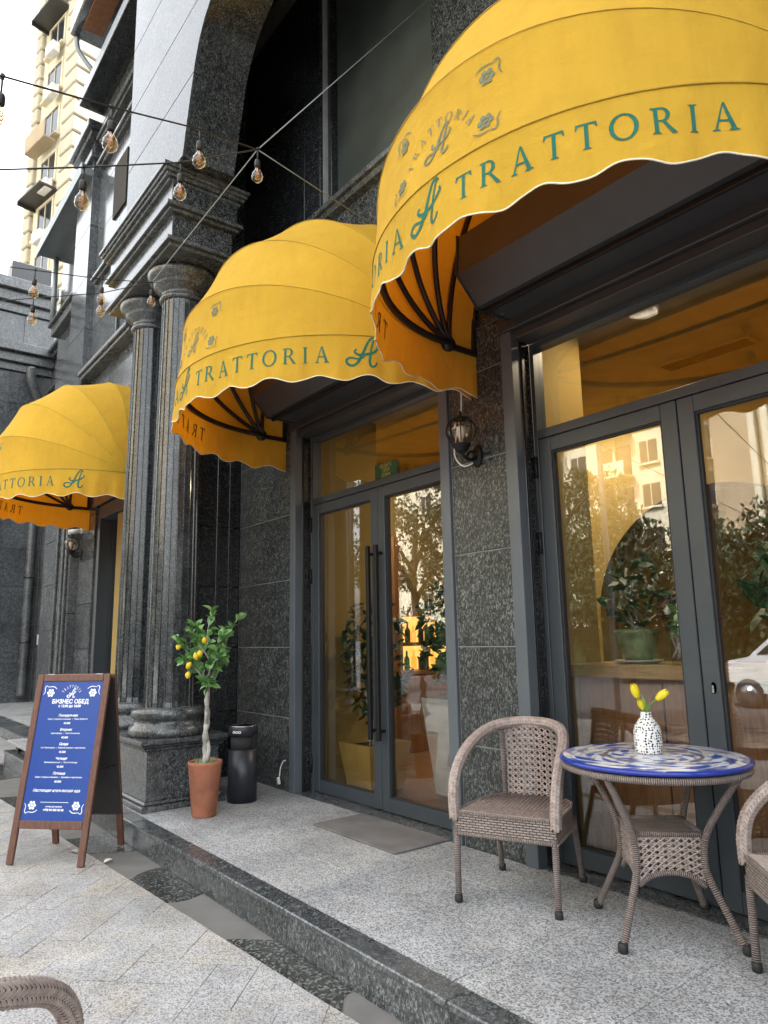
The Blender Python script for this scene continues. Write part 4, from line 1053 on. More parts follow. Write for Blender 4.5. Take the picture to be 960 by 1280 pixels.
# ================================================================== ROUND TABLE
tb = thing('round_table', (-2.02, 3.195, .001), 'round wicker cafe table with blue and white patterned top before the right door', 'table')
B().lathe([(.0, 0.7720), (.415, 0.7720), (.428, 0.7705)], (0, 0, 0), 64).build('table_top', 'majolica', tb)
B().lathe([(.42, .750), (.434, .751), (.438, .757), (.437, .766), (.428, .7715)], (0, 0, 0), 64).build('top_rim', 'glaze_blue', tb)
ringp = [(.415*math.cos(2*math.pi*k/64), .415*math.sin(2*math.pi*k/64), 0.7280) for k in range(64)]
B().tube(ringp, .0165, 8, closed=True).build('under_ring', 'wicker_wrap', tb)
B().lathe([(0, 0.7200), (.41, 0.7200), (.41, 0.7420), (0, 0.7420)], (0, 0, 0), 48).build('under_board', 'wicker_core', tb)
hw = .155; RZ = R(2)
for k in range(4):
    a = R(-90+90*k)+RZ; c, s = math.cos(a), math.sin(a); r_ = lambda d, z: (c*d, s*d, z)
    l = B().tube(spline([r_(.40, .72), r_(.31, .59), r_(.232, .46), r_(.212, .36), r_(.222, .28), r_(.29, .15), r_(.365, .012)], 6), .0165, 10).build('leg', 'wicker_wrap', tb)
    B().lathe([(0, 0), (.018, 0), (.022, .006), (.022, .034), (.016, .042)], r_(.365, 0), 12).build('foot_cap', 'rubber', l)
cor = [Vector((.205*math.cos(R(-90+90*k)+RZ), .205*math.sin(R(-90+90*k)+RZ), 0)) for k in range(4)]
shelf = B()
o = len(shelf.v); shelf.uv[0] = [(0, 0), (.3, 0), (.3, .3), (0, .3)]
shelf.add([p+Vector((0, 0, .452)) for p in cor], [(0, 1, 2, 3)]); shelf.build('shelf', 'wicker_woven', tb)
for k in range(4):
    a, b_ = cor[k], cor[(k+1) % 4]; nrm = ((a+b_)/2).normalized()
    B().tube([a+Vector((0, 0, .452)), b_+Vector((0, 0, .452))], .013, 8).build('shelf_edge', 'wicker_wrap', tb)
    B().tube(spline([a.lerp(b_, .0)+Vector((0, 0, .235)), a.lerp(b_, .2)+Vector((0, 0, .275)), a.lerp(b_, .5)+Vector((0, 0, .29)), a.lerp(b_, .8)+Vector((0, 0, .275)), b_+Vector((0, 0, .235))], 5), .013, 8).build('apron_arch', 'wicker_wrap', tb)
    def wf(u, v, o, a=a, b_=b_, nrm=nrm):
        zb_ = .245+.04*math.sin(math.pi*u); return a.lerp(b_, u)+nrm*o+Vector((0, 0, zb_+(.448-zb_)*v))
    tag(lattice(wf, 8, 7, .0042).build('basket_weave', 'wicker_strand', tb), kind='stuff')
vz = thing('vase', (-2.065, 3.235, .774), 'small white bottle vase with black spots on the round table', 'vase')
B().lathe([(.0, 0), (.058, 0), (.065, .008), (.067, .06), (.066, .10), (.058, .13), (.040, .155), (.029, .168), (.026, .192), (.029, .196), (.024, .196), (.022, .16), (0, .14)], (0, 0, 0), 32).build('body', 'vase_spots', vz)
def tulip(tip, bend, label, sc=1.6):
    t = thing('tulip', (-2.065, 3.235, .955), label, 'tulip', 'yellow tulips in the vase'); tip = Vector(tip)
    B().tube(spline([(0, 0, 0), tip*.5+Vector(bend), tip], 6), .0032, 6).build('stem', 'tulip_stem', t)
    d = (tip-(tip*.5+Vector(bend))).normalized(); q = d.to_track_quat('Z', 'Y').to_matrix().to_4x4()
    for k in range(6):
        rr = .0135 if k % 2 else .0125
        def pf(u, v, k=k, rr=rr):
            a = math.pi/3*k+(u-.5)*1.5*math.sin(math.pi*min(.97, v*.85+.12)); r_ = rr*math.sin(math.pi*(.12+.72*v))**.7*sc
            return Matrix.Translation(tip) @ q @ Vector((r_*math.cos(a), r_*math.sin(a), (.046*v-.004)*sc))
        B().grid(pf, 4, 6).build('petal', 'tulip_yellow', t)
    return t
tl = tulip((-.022, -.030, .088), (-.008, 0, 0), 'tallest yellow tulip, leftmost in the spotted vase')
tulip((.040, .046, .074), (-.004, 0, .012), 'yellow tulip leaning to the right in the spotted vase')
tulip((.002, -.03, .034), (0, -.004, 0), 'shortest yellow tulip, bud low at the neck of the spotted vase', 1.2)
for a, L in ((.6, .11), (2.4, .09), (4.4, .085), (5.6, .06)):
    def lf_(u, v, a=a, L=L): w = .020*math.sin(math.pi*(v*.92+.04)); return Vector((math.cos(a)*(.012+.03*v*v)-math.sin(a)*(u-.5)*w, math.sin(a)*(.012+.03*v*v)+math.cos(a)*(u-.5)*w, L*v))
    B().grid(lf_, 2, 6).build('leaf', 'tulip_stem', tl)

# ================================================================== LEMON TREE IN A TERRACOTTA POT
lt = thing('potted_lemon_tree', (-5.555, 2.485, .001), 'small lemon tree with yellow fruit in a tall terracotta pot before the pedestal', 'potted plant')
pot = B().lathe([(.0, 0), (.090, 0), (.094, .006), (.132, .385), (.135, .39), (.135, .412), (.129, .414), (.122, .40), (.118, .38)], (0, 0, 0), 40).build('pot', 'terracotta', lt)
B().lathe([(0, .386), (.08, .388), (.121, .38)], (0, 0, 0), 24).build('soil', 'soil', pot)
ms = B(); lr = random.Random(5)
for k in range(90):
    a = lr.uniform(0, 6.28); r_ = .122*math.sqrt(lr.random()); h = lr.uniform(.02, .055); c = Vector((r_*math.cos(a), r_*math.sin(a), .385)); d = Vector((lr.uniform(-.03, .03), lr.uniform(-.03, .03), h)); w = Vector((-math.sin(a), math.cos(a), 0))*.006
    ms.add([c-w, c+w, c+d], [(0, 1, 2)])
tag(ms.build('moss', 'leaf_pale', pot), kind='stuff')
trunk = [(0, 0, .38), (-.022, .012, .50), (.022, -.014, .62), (-.012, .016, .74), (.026, -.01, .86), (-.006, .006, .95), (.005, 0, 1.02)]
tr_ = B().tube(spline(trunk, 6), [.026-.0003*i+.004*math.sin(i*1.3) for i in range(37)], 10); tr_.tube(spline([(.012, 0, .39), (.030, .015, .5), (-.024, .014, .62), (.026, -.012, .75), (-.014, .015, .87), (.02, 0, 1.0)], 6), .015, 8)
tr_.build('trunk', 'bark', lt)
# camera-side axes so that the crown spreads as seen: e across, f towards the viewer
ex = Vector((.788, .616, 0)); ey = Vector((.616, -.788, 0))
def cp(x, z, d=0.0): return ex*x+ey*d+Vector((0, 0, z))
twigs = [[(0, 1.0, 0), (-.05, 1.15, .03), (-.14, 1.25, .05), (-.26, 1.36, .04)], [(0, 1.0, 0), (.02, 1.2, -.02), (0, 1.4, .02), (.03, 1.58, 0)], [(0, 1.0, 0), (.08, 1.15, 0), (.13, 1.32, -.03), (.24, 1.52, -.02)],
         [(0, 1.02, 0), (-.06, 1.12, .06), (-.12, 1.18, .1), (-.15, 1.2, .12)], [(0, 1.05, 0), (.06, 1.14, .06), (.12, 1.2, .1), (.17, 1.22, .1)], [(-.05, 1.15, .03), (-.09, 1.3, 0), (-.11, 1.42, -.04), (-.13, 1.46, -.05)],
         [(.08, 1.15, 0), (.12, 1.25, .06), (.17, 1.36, .1), (.2, 1.4, .1)], [(.02, 1.2, 0), (-.03, 1.32, .08), (-.06, 1.4, .12), (-.08, 1.46, .13)], [(0, .95, 0), (.03, 1.0, .06), (.05, 1.02, .1), (.08, 1.0, .12)], [(0, 1.0, 0), (.03, 1.1, -.1), (.05, 1.25, -.14), (.05, 1.38, -.15)]]
tg = B(); tpts = []
for w in twigs:
    P = spline([cp(x, z, d) for x, z, d in w], 5); tg.tube(P, [.008-.0004*i for i in range(len(P))], 6); tpts.append(P)
tg.build('twigs', 'bark', lt)
lm = B()
def leafv(u, v): w = .027*math.sin(math.pi*(v*.94+.03))**.8; return ((u-.5)*2*w, .095*v, .012*math.sin(math.pi*v)+.010*abs(u-.5)*2*math.sin(math.pi*v))
lm.grid(leafv, 2, 5)
lme = [lm.mesh('leaf_mesh')]; lme[0].materials.append(MT['leaf_green']); m2 = lme[0].copy(); m2.materials.clear(); m2.materials.append(MT['leaf_pale']); lme.append(m2)
for P in tpts:
    n = len(P)
    for i in range(3, n):
        for q in range(3 if n > 8 else 2):
            if lr.random() < .36: continue
            t = (P[i]-P[i-1]).normalized(); d = Vector((lr.gauss(0, 1), lr.gauss(0, 1), lr.gauss(.35, .7)))
            d = (d.normalized()+t*.6).normalized(); zq = d.to_track_quat('Y', 'Z').to_matrix().to_4x4()
            M = Matrix.Translation(P[i]) @ zq @ Matrix.Rotation(lr.uniform(-1, 1), 4, 'Y') @ Matrix.Scale(lr.uniform(.6, 1.2), 4)
            link('leaf', lme[0 if lr.random() < .45 else 1], lt, M)
lb_ = B().lathe([(0, -.034), (.006, -.03), (.016, -.02), (.023, -.004), (.022, .01), (.014, .022), (.006, .029), (0, .033)], (0, 0, 0), 14).mesh('lemon_mesh'); lb_.materials.append(MT['lemon'])
for x, z, d in ((-.215, 1.315, .09), (-.03, 1.235, .14), (.0, 1.255, .13), (-.085, 1.165, .15), (-.09, 1.09, .15), (.02, 1.36, .1)):
    link('lemon', lb_, lt, Matrix.Translation(cp(x, z, d)) @ Euler((lr.uniform(-.6, .6), lr.uniform(-.6, .6), 0)).to_matrix().to_4x4())

# ================================================================== ASHTRAY BIN
bn = thing('litter_bin', (-5.825, 2.95, .001), 'black cylindrical litter bin with steel ashtray top beside the granite wall', 'bin')
rb = .124; op0, op1 = R(-118), R(12)
B().lathe([(0, 0), (rb, 0), (rb, .43)], (0, 0, 0), 40).build('body', 'bin_paint', bn)
B().lathe([(rb, .43), (rb, .545)], (0, 0, 0), 30, a0=op1, a1=op0+2*math.pi).build('opening_wall', 'bin_paint', bn)
B().lathe([(rb-.02, .43), (rb-.02, .545)], (0, 0, 0), 40).build('inner_liner', 'joint_dark', bn)
B().lathe([(rb-.03, .544), (rb+.002, .545), (rb+.002, .615), (rb-.002, .62)], (0, 0, 0), 40).build('top_band', 'bin_paint', bn)
B().lathe([(rb-.001, .62), (rb-.002, .628), (rb-.014, .630), (rb-.02, .614), (.03, .61), (0, .61)], (0, 0, 0), 40).build('ashtray', 'steel', bn)
lg = B()
for k in (-1, 0, 1):
    for j in range(8):
        a, b_ = math.pi*j/4, math.pi*(j+1)/4
        q = []
        for an, rr in ((a, .011), (b_, .011), (b_, .006), (a, .006)):
            aa = R(-52)+(k*.026+rr*math.cos(an)*1.2)/rb; q.append(((rb+.0035)*math.cos(aa), (rb+.0035)*math.sin(aa), .580+rr*math.sin(an)))
        lg.add(q, [(0, 1, 2, 3)])
lg.build('maker_mark', 'print_white', bn)

# ================================================================== DOORMAT, CORDS
mat_ = tag(B().box(-.49, .49, -.235, .235, .0, .012, .004).build('doormat', 'doormat_fibre'), 'grey rectangular doormat on the terrace before the middle door', 'doormat')
mat_.matrix_basis = Matrix.Translation((-4.235, 3.205, .0015)); WM[mat_] = mat_.matrix_basis
cdp = thing('power_cord', (-6.0, 3.43, 0), 'short white cord with a plug hanging from the granite wall near the bin', 'cord')
B().tube(spline([(-5.925, 3.436, .262), (-5.95, 3.425, .255), (-5.98, 3.415, .20), (-5.985, 3.405, .12)], 6), .006, 8).build('cable', 'cord_white', cdp, False)
B().box(-.016, .016, -.012, .012, -.035, .03, .006, M=Matrix.Translation((-5.99, 3.40, .085)) @ Matrix.Rotation(R(-18), 4, 'Y')).build('plug', 'white_plastic', cdp, False)
lc = thing('lamp_cable', (-3.4, 3.4, 2.4), 'thin white cable looping from the awning to the wall lamp', 'cable')
B().tube(spline([(-3.36, 3.33, 3.02), (-3.40, 3.36, 2.90), (-3.50, 3.40, 2.74), (-3.53, 3.41, 2.62), (-3.46, 3.42, 2.53), (-3.36, 3.43, 2.535)], 8), .0055, 6).build('cable', 'cord_white', lc, False)

# ================================================================== WALL LANTERNS
def make_lantern(loc, label):
    """local origin on the wall plate, street side is -y"""
    t = thing('wall_lantern', loc, label, 'lamp', 'globe wall lanterns')
    B().lathe([(0, 0), (.055, 0), (.06, .008), (.05, .02), (.02, .028), (0, .03)], (0, 0, 0), 20, M=Matrix.Rotation(R(90), 4, 'X') @ Matrix.Diagonal((.8, 1.35, 1, 1))).build('wall_plate', 'black_metal', t)
    B().tube(spline([(0, -.02, -.01), (0, -.07, -.035), (0, -.13, -.02), (0, -.155, .01)], 6), .013, 8).tube(spline([(0, -.03, .03), (0, -.08, .02), (0, -.11, -.02)], 5), .008, 8).build('bracket', 'black_metal', t)
    c = (0, -.155, 0)
    B().lathe([(0, .0), (.02, .0), (.045, .02), (.05, .035), (.062, .05), (.066, .062), (.05, .066), (0, .066)], c, 24).build('cup', 'black_metal', t)
    R_ = .098; zc = .155
    B().lathe([(max(.002, R_*math.sin(a)), zc-R_*math.cos(a)) for a in [math.pi*k/20 for k in range(2, 21)]], c, 32).build('globe', 'smoky_glass', t)
    cg = B()
    for k in range(8):
        a = math.pi*k/4
        cg.tube([(c[0]+(R_+.003)*math.sin(q)*math.cos(a+.0), c[1]+(R_+.003)*math.sin(q)*math.sin(a), zc-(R_+.003)*math.cos(q)) for q in [math.pi*(.2+.42*j/8) for j in range(9)]], .004, 6)
        for sg in (1, -1): cg.tube([(c[0]+(R_+.003)*math.sin(q)*math.cos(a+sg*.39*j/6), c[1]+(R_+.003)*math.sin(q)*math.sin(a+sg*.39*j/6), zc-(R_+.003)*math.cos(q)) for j, q in [(j, math.pi*(.62+.16*j/6)) for j in range(7)]], .004, 6)
    cg.tube([(c[0]+.055*math.cos(2*math.pi*k/24), c[1]+.055*math.sin(2*math.pi*k/24), zc+.086) for k in range(24)], .005, 6, closed=True)
    cg.build('cage', 'black_metal', t)
    B().lathe([(.05, zc+.086), (.03, zc+.10), (.012, zc+.105), (.008, zc+.12), (.012, zc+.128), (.006, zc+.14), (0, zc+.15)], c, 12).build('finial', 'black_metal', t)
    B().lathe([(.014, .066), (.014, .10), (.026, .125), (.032, .155), (.026, .185), (0, .20)], c, 14).build('bulb', 'white_plastic', t)
    return t
ln = make_lantern((-3.33, YW-.002, 2.575), 'iron caged amber globe lantern on the granite pier between the two doors')
l2 = copy_tree(ln, None, Matrix.Translation((-11.05, 2.898, 2.66))); l2['label'] = 'iron caged globe lantern on the far left wall under the third awning'
sc_ = thing('security_camera', (-11.05, 2.9, 3.0), 'small white security camera above the far left lantern', 'camera')
B().box(-11.09, -11.01, 2.86, 2.898, 2.98, 3.06, .01).build('mount', 'white_plastic', sc_, False)
B().tube([(-11.05, 2.86, 3.02), (-11.07, 2.70, 2.99)], .035, 12).build('body', 'white_plastic', sc_, False)

# ================================================================== SANDWICH BOARD
fa, fb = Vector((-5.898, 1.195, PZ)), Vector((-5.492, 1.574, PZ))
bx_ = (fb-fa).normalized(); bn_ = Vector((bx_.y, -bx_.x, 0))            # bn_ points to the viewer
BW = (fb-fa).length; BH = 1.30; TILT = math.atan2(.235, BH)
sbM = Matrix(((bx_.x, -bn_.x, 0, (fa.x+fb.x)/2-bn_.x*.235), (bx_.y, -bn_.y, 0, (fa.y+fb.y)/2-bn_.y*.235), (0, 0, 1, PZ+.002), (0, 0, 0, 1)))
sb = tag(link('sandwich_board', None, None, sbM), 'brown framed A-board with a blue printed lunch menu on the lower pavement', 'sign')
def leafM(sg): return Matrix.Translation((0, -.018*sg, BH)) @ Matrix.Rotation(-TILT*sg, 4, 'X') @ Matrix.Translation((0, 0, -BH/math.cos(TILT)))
hl = BH/math.cos(TILT); W2 = BW/2+.02
for sg, nm in ((1, 'front'), (-1, 'rear')):
    M = leafM(sg); s = sg
    ya, yb = (-.030, -.004) if sg > 0 else (.004, .030)
    fr = B().box(-W2, -W2+.05, ya, yb, .0, hl-.002, .004, M).box(W2-.05, W2, ya, yb, .0, hl-.002, .004, M).box(-W2+.051, W2-.051, ya, yb, hl-.055, hl-.002, .004, M).box(-W2+.051, W2-.051, ya, yb, .235, .29, .004, M)
    f = fr.build('frame', 'board_wood', sb)
    ym = (ya+yb)/2
    B().box(-W2+.05, W2-.05, ym-.004, ym+.004, .29, hl-.055, 0, M).build('panel', 'print_blue' if sg > 0 else 'board_back', f)
    if sg < 0: B().box(-W2+.004, W2-.004, ya-.0105, ya-.001, .25, hl-.03, 0, M).build('backing', 'board_back', f)
    else: poster = f
for x in (-.2, .2): B().box(x-.03, x+.03, -.03, .03, BH-.012, BH+.004, .003).build('hinge', 'steel', sb)
for x in (-W2+.012, W2-.012): B().tube([(x, -.115, .62), (x, .115, .62)], .004, 6).build('stay', 'black_metal', sb)
M1 = leafM(1); PYM = -.0215
def bt(x, y): return M1 @ Vector((x, PYM, y))
def line(body, y, size, bold=0, x=0.0, shear=.0, sp=1.0):
    text_mesh(body, size, lambda a, b: bt(a+x, b+y), bold, shear=shear, spacing=sp).build('lettering', 'print_white', poster)
zt = hl-.055
line('БИЗНЕС ОБЕД', zt-.150, .042, .0014); line('с 12:00 до 16:00', zt-.182, .026, .0009)
rows = [('Понедельник', 'Салат с курицей и овощами   |   Пенне Арабьята', '45.000'), ('Вторник', 'Салат Цезарь   |   Паста Болоньезе', '45.000'), ('Среда', 'Суп Минестроне   |   Куриный шницель с картофелем', '45.000'), ('Четверг', 'Овощной крем-суп   |   Паста Альфредо', '45.000'), ('Пятница', 'Салат с тунцом и овощами   |   Цыпленок с картофелем', '45.000')]
for i, (a, b_, c) in enumerate(rows):
    z = zt-.250-.102*i
    line(a, z, .024, .0008, shear=.2); line(b_, z-.026, .0138, .0003); line(c, z-.056, .020, .0007)
line('Настоящая итальянская еда', zt-.775, .027, .0006, shear=.3)
line('номер для заказов', zt-.882, .014, .0003); line('+998 90 000 00 00', zt-.905, .021, .0007)
dec = B()
def flat(polys):
    for i, p in enumerate(polys): dec.add([M1 @ Vector((x, PYM-.0001*(i % 7), z)) for x, z in p], [tuple(range(len(p)))])
small, sw = word('TRATTORIA', .022, .55, 0); Rr = .072
for p in small:
    dec.add([M1 @ Vector(((Rr+b_)*math.cos(math.pi/2-(a-sw/2)/Rr*.62), PYM, zt-.12+(Rr+b_)*math.sin(math.pi/2-(a-sw/2)/Rr*.62))) for a, b_ in p], [tuple(range(len(p)))])
flat(monogram(.065, 0, zt-.12, .11))
for mx in (-1, 1):
    flat(flower(.085, mx*(W2-.125), zt-.085, mx, 1)); flat(flower(.085, mx*(W2-.125), zt-.875, mx, -1))
flat([[(-.11, zt-.855), (.11, zt-.855), (.11, zt-.852), (-.11, zt-.852)]])
tag(dec.build('ornament', 'print_white', poster), kind='stuff')

# ================================================================== FESTOON LIGHTS
def rayp(x, y, d): return CAM+(fw*FPX+rt*(x-480)-up*(y-640))/FPX*d
def make_bulb(parent, p, drop, first=[None]):
    M = Matrix.Translation(p)
    if first[0] is None:
        s = link('socket', None, parent, M)
        B().tube([(0, 0, 0), (.004, 0, -.03), (0, 0, -.075)], .0045, 6).lathe([(.0, -.072), (.014, -.074), (.017, -.085), (.017, -.118), (.013, -.122)], (0, 0, 0), 12).tube([(-.012, 0, .004), (.012, 0, .004)], .009, 6).build('holder', 'socket_black', s)
        B().lathe([(.012, -.122), (.0125, -.135), (.02, -.148), (.031, -.168), (.0345, -.188), (.031, -.207), (.018, -.220), (0, -.2235)], (0, 0, 0), 20).build('glass_bulb', 'amber_glass', s)
        fl_ = B(); fl_.tube([(0, 0, -.125), (0, 0, -.16)], .004, 6)
        fl_.tube([(.013*math.cos(k*.8), .013*math.sin(k*.8), -.155-.0022*k) for k in range(24)], .0022, 5); fl_.build('filament', 'filament', s)
        first[0] = s; return s
    return copy_tree(first[0], parent, M)
def festoon(path, r, label, bulbs, sag=.03):
    P = [Vector(p) for p in path]
    t = thing('festoon', P[0], label, 'string lights', 'festoon cables with amber bulbs')
    Q = []
    for a, b_ in zip(P, P[1:]):
        n = 14
        for k in range(n): f = k/n; Q.append(a.lerp(b_, f)-Vector((0, 0, sag*4*f*(1-f)*(b_-a).length/3)))
    Q.append(P[-1]); inv = WM[t].inverted()
    B().tube(Q, r, 6).build('cable', 'socket_black', t, False)
    for bp in bulbs: make_bulb(t, inv @ Vector(bp), 0)
    return t
N1 = rayp(322, 187, 4.4); N2 = rayp(190, 353, 6.2)
ends = [rayp(0, 96, 2.75), rayp(0, 212, 3.15), rayp(0, 332, 5.2), rayp(0, 376, 5.4)]
def ext(a, b_, y): d = b_-a; return b_+d*((y-b_.y)/d.y)
PL = [Vector((-2.0, -3.2, 3.9)), Vector((-4.1, -3.2, 3.6)), Vector((-6.9, -3.2, 4.1)), Vector((-7.2, -3.2, 3.7))]
festoon([ends[0].lerp(ext(N1, ends[0], -3.2), 1.0), rayp(140, 134, 3.2), rayp(248, 161, 3.75), N1], .0045, 'upper near festoon cable running from the street to the knot before the arch', [rayp(140, 134, 3.2), rayp(250, 162, 3.75), N1, rayp(3, 97, 2.76)], .0)
festoon([ext(N1, ends[1], -3.2), ends[1], rayp(105, 209, 3.4), rayp(226, 203, 3.85), N1], .0045, 'lower near festoon cable running level from the street to the knot before the arch', [rayp(105, 209, 3.4), rayp(226, 203, 3.85)], .0)
festoon([ext(N2, ends[2], -3.2), ends[2], rayp(128, 349, 5.9), N2], .004, 'upper far festoon cable reaching the column capital', [rayp(44, 338, 5.4), rayp(128, 349, 5.9), N2], .0)
festoon([ext(N2, ends[3], -3.2), ends[3], rayp(128, 366, 5.9), N2], .004, 'lower far festoon cable reaching the column capital', [rayp(42, 372, 5.5), rayp(127, 364, 5.9)], .0)
def stay(a, b_, r, label):
    t = thing('stay_wire', a, label, 'wire', 'steel stay wires of the festoons'); B().tube([a, b_], r, 6).build('wire', 'galvanised', t, False)
stay(N1, Vector((-3.66, 3.45, 6.55)), .0035, 'thin steel wire rising from the knot to the granite above the doors')
stay(N1, Vector((-4.30, 3.45, 4.74)), .0035, 'thin steel wire falling from the knot to the wall above the middle awning')
stay(N1, N2, .0035, 'thin steel wire from the knot down to the column capital')
stay(N2, Vector((-6.18, 2.20, 4.72)), .0035, 'short wire tying the far festoons to the near column')
for i, (x, lab) in enumerate(((-2.3, 'grey steel pole at the street edge carrying the near festoons'), (-7.2, 'grey steel pole at the street edge carrying the far festoons'))):
    pt = thing('steel_pole', (x, -3.2, PZ), lab, 'pole')
    B().tube([(0, 0, 0), (0, 0, 5.2)], .05, 12).build('shaft', 'galvanised', pt); B().lathe([(0, 0), (.11, 0), (.11, .02), (.06, .03)], (0, 0, 0), 16).build('base_plate', 'galvanised', pt)

# ================================================================== INSIDE THE RESTAURANT
def foliage(parent, c, rx, rz, n, seed, leaf=.06, mat='leaf_dark', stems=6, base=None):
    rr = random.Random(seed); b = B(); c = Vector(c)
    for k in range(n):
        while True:
            p = Vector((rr.uniform(-1, 1), rr.uniform(-1, 1), rr.uniform(-1, 1)))
            if p.length < 1: break
        p = c+Vector((p.x*rx, p.y*rx, p.z*rz)); s = leaf*rr.uniform(.7, 1.2); q = Euler((rr.uniform(-1, 1), rr.uniform(-1, 1), rr.uniform(0, 6.3))).to_matrix()
        b.add([p+q @ Vector(v) for v in ((-s, 0, 0), (-s*.3, -s*.42, .0), (s*.4, -s*.36, 0), (s, 0, -s*.15), (s*.4, s*.36, 0), (-s*.3, s*.42, 0))], [(0, 1, 2, 3, 4, 5)])
    tag(b.build('foliage', mat, parent, False), kind='stuff')
    st = B(); base = Vector(base)
    for k in range(stems):
        e = c+Vector((rr.uniform(-.7, .7)*rx, rr.uniform(-.7, .7)*rx, rr.uniform(-.2, .8)*rz)); st.tube(spline([base+Vector((rr.uniform(-.04, .04), rr.uniform(-.04, .04), 0)), base.lerp(e, .5)+Vector((rr.uniform(-.08, .08), 0, 0)), e], 4), .009, 6)
    st.build('stems', 'bark', parent, False)
p1 = thing('potted_ficus', (-5.42, 4.08, 0), 'leafy ficus in a square gold planter behind the left pane of the middle door', 'potted plant')
B().add([(-5.60, 3.90, .005), (-5.24, 3.90, .005), (-5.24, 4.26, .005), (-5.60, 4.26, .005), (-5.66, 3.84, .42), (-5.18, 3.84, .42), (-5.18, 4.32, .42), (-5.66, 4.32, .42)], [(0, 3, 2, 1), (0, 1, 5, 4), (1, 2, 6, 5), (2, 3, 7, 6), (3, 0, 4, 7)]).build('planter', 'gold_planter', p1, False)
B().box(-5.63, -5.21, 3.87, 4.29, .36, .385).build('soil', 'soil', p1, False)
foliage(p1, (-5.42, 4.1, 1.15), .34, .62, 330, 11, .065, 'leaf_dark', 7, (-5.42, 4.08, .38))
p2 = thing('potted_olive', (-4.72, 4.5, 0), 'dense plant in a tall white planter behind the right pane of the middle door', 'potted plant')
B().add([(-4.88, 4.34, .005), (-4.52, 4.34, .005), (-4.52, 4.7, .005), (-4.88, 4.7, .005), (-4.96, 4.26, .82), (-4.44, 4.26, .82), (-4.44, 4.78, .82), (-4.96, 4.78, .82)], [(0, 3, 2, 1), (0, 1, 5, 4), (1, 2, 6, 5), (2, 3, 7, 6), (3, 0, 4, 7)]).build('planter', 'white_planter', p2, False)
B().box(-4.92, -4.48, 4.3, 4.74, .74, .77).build('soil', 'soil', p2, False)
foliage(p2, (-4.7, 4.52, 1.38), .42, .52, 520, 12, .07, 'leaf_dark', 6, (-4.7, 4.52, .77))
p3 = thing('potted_camellia', (-2.70, 4.2, 1.161), 'green glazed pot with a dark leafy plant on the counter behind glass', 'potted plant')
B().lathe([(.0, 0), (.11, .0), (.15, .012), (.155, .02)], (-2.70, 4.2, 1.162), 28).build('saucer', 'white_planter', p3, False)
B().lathe([(0, .02), (.085, .02), (.10, .05), (.128, .14), (.138, .185), (.146, .19), (.146, .215), (.13, .215), (.12, .19), (0, .185)], (-2.70, 4.2, 1.162), 30).build('pot', 'green_glaze', p3, False)
foliage(p3, (-2.68, 4.2, 1.62), .23, .23, 110, 13, .055, 'leaf_dark', 7, (-2.70, 4.2, 1.36))
p4 = thing('cut_flowers', (-2.36, 4.12, 1.161), 'glass vase with white tulips on the counter behind the door stile', 'flowers')
B().lathe([(.0, 0), (.05, 0), (.062, .03), (.06, .1), (.05, .16), (.055, .18)], (-2.36, 4.12, 1.162), 20).build('vase', 'clear_glass', p4, False)
foliage(p4, (-2.36, 4.12, 1.40), .07, .14, 26, 14, .06, 'leaf_pale', 5, (-2.36, 4.12, 1.2))
for dx, dz in ((-.05, .30), (.03, .33), (.06, .26)): B().lathe([(0, 0), (.016, .006), (.02, .025), (.014, .045), (0, .055)], (-2.36+dx, 4.1, 1.16+dz), 10).build('blossom', 'white_plastic', p4, False)
p5 = thing('dried_bouquet', (-2.45, 4.42, 1.161), 'dusky pink bouquet at the back of the counter behind glass', 'flowers')
plain('dusky_pink', (.16, .075, .08), .9, 0, .4, 30)
B().lathe([(0, 0), (.06, 0), (.075, .08), (.05, .16), (.06, .18)], (-2.45, 4.42, 1.162), 18).build('vase', 'green_glaze', p5, False)
foliage(p5, (-2.45, 4.42, 1.48), .17, .16, 150, 15, .05, 'dusky_pink', 6, (-2.45, 4.42, 1.3))
p6 = thing('potted_monstera', (-1.65, 4.35, 1.161), 'big leaved dark plant on the counter behind the right leaf of the right door', 'potted plant')
B().lathe([(0, 0), (.1, 0), (.14, .2), (.145, .22), (.12, .22), (.11, .2), (0, .19)], (-1.65, 4.35, 1.162), 24).build('pot', 'green_glaze', p6, False)
foliage(p6, (-1.7, 4.35, 1.62), .32, .28, 46, 16, .13, 'leaf_dark', 8, (-1.65, 4.35, 1.35))
# ceiling fittings: round lamps, two added spots, vents; bar shelves with lit bottles far inside
def downlight(x, y, r_, label, lit):
    t = thing('ceiling_light', (x, y, 3.62), label, 'lamp')
    B().lathe([(r_*1.15, 0), (r_*1.15, -.012), (r_, -.02)], (0, 0, 0), 24).build('ring', 'white_plastic', t)
    B().lathe([(0, -.016), (r_, -.016)], (0, 0, 0), 24).build('diffuser', 'lamp_glow' if lit else 'white_plastic', t)
    if lit:
        L = bpy.data.lights.new('downlight', 'AREA'); L.shape = 'DISK'; L.size = r_*2; L.energy = lit; L.color = (1, .82, .56)
        lo_ = bpy.data.objects.new('light', L); COL.objects.link(lo_); lo_.parent = t; lo_.location = (0, 0, -.03)
downlight(-2.55, 4.36, .10, 'round white ceiling light seen through the transom of the right door', 3.4)
downlight(-6.6, 4.75, .04, 'small lit ceiling spot seen through the transom of the middle door', 9)
downlight(-4.2, 5.6, .07, 'added ceiling spot brightening the room deep behind the middle door', 9)  # unseen spot, added because the room was too dark
downlight(-1.6, 5.8, .07, 'added ceiling spot brightening the room deep behind the right door', .5)  # also unseen, added to lift the interior on this side
vn = thing('ceiling_vent', (-2.7, 5.5, 3.62), 'slatted air vent in the ceiling behind the right transom', 'vent')
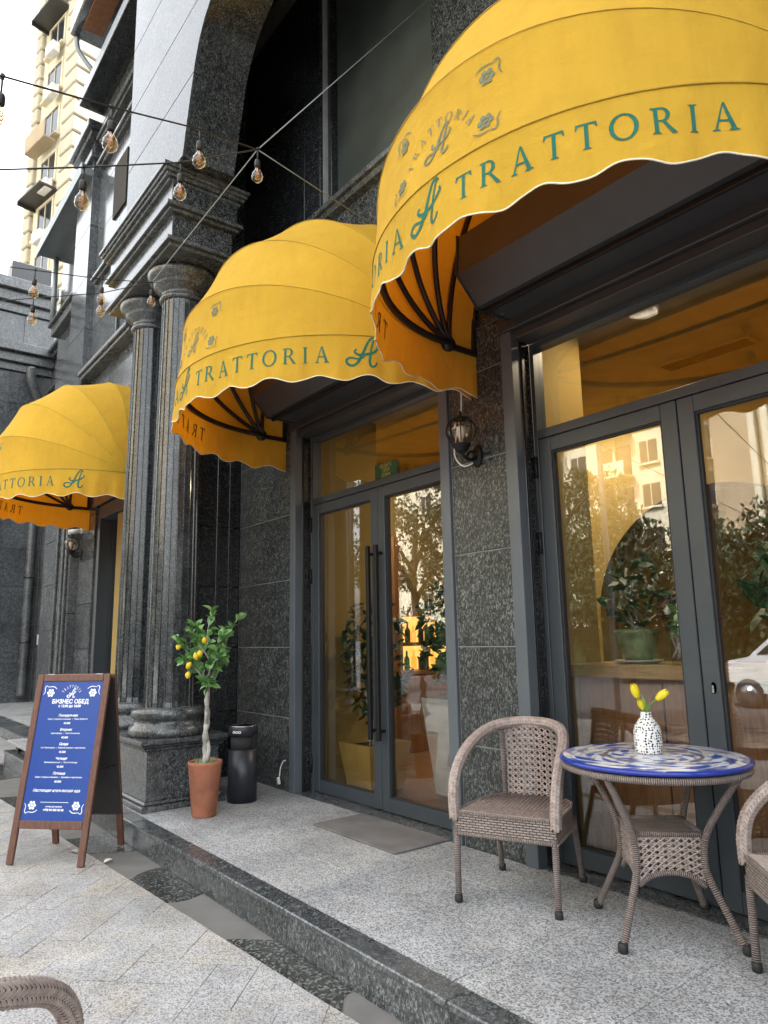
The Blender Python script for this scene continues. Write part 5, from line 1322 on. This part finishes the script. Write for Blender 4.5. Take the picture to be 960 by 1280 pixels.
B().box(-3.1, -2.3, 5.42, 5.62, 3.60, 3.62).build('frame', 'ceiling_paint', vn, False)
for k in range(5): B().box(-3.06, -2.34, 5.44+.035*k, 5.455+.035*k, 3.592, 3.599).build('slat', 'dark_room', vn, False)
bar = thing('bar_shelf', (-7.0, 6.2, 0), 'glowing bar shelf with bottles far inside behind the middle door', 'shelf')
B().box(-7.19, -7.17, 5.75, 7.0, .95, 1.62).build('back_panel', 'bar_glow', bar, False)
for z in (.9, 1.25, 1.62): B().box(-7.19, -6.9, 5.7, 7.05, z, z+.045, .004).build('shelf', 'counter_wood', bar, False)
B().box(-7.19, -6.75, 5.6, 7.2, .0, .88, .01).build('cabinet', 'counter_wood', bar, False)
for y in (5.5, 7.1): B().box(-7.19, -6.85, y, y+.12, .9, 2.6, .004).build('upright', 'counter_wood', bar, False)
br = random.Random(3)
for z in (.946, 1.296):
    for k in range(11):
        y = 5.84+.11*k+br.uniform(-.02, .02); h = br.uniform(.2, .28)
        B().lathe([(0, 0), (.035, 0), (.037, .01), (.037, h*.6), (.014, h*.75), (.013, h), (0, h)], (-7.04, y, z), 10).build('bottle', ('leaf_dark', 'amber_glass', 'board_back')[k % 3], bar, False)

rs_ = thing('stone_ramp', (-9.9, 2.2, .0), 'pale stone tread lying on the terrace end behind the A-board', 'slab')
B().box(-10.65, -8.9, 2.0, 2.75, .10, .135, .006).build('tread', 'terrace_stone', rs_, False)
for x in (-10.5, -9.2): B().box(x, x+.12, 2.08, 2.7, .003, .099, .004).build('support', 'black_metal', rs_, False)

# ================================================================== SMALL LITTER ON THE PAVEMENT
for x, y, a, lab in ((-5.46, 1.70, .4, 'pale dry leaf lying at the gutter behind the A-board'), (-5.85, 1.62, 1.9, 'tiny dry leaf on the pavement between the A-board legs')):
    d_ = thing('fallen_leaf', (x, y, PZ+.004), lab, 'leaf', 'dry leaves on the pavement', a)
    B().grid(lambda u, v: ((u-.5)*.05*math.sin(math.pi*(v*.9+.05)), .08*v, .012*math.sin(3*v)+.01*abs(u-.5)), 2, 5).build('blade', 'cord_white', d_)
    B().tube([(0, .0, .002), (0, -.03, .006)], .0015, 5).build('stalk', 'bark', d_)
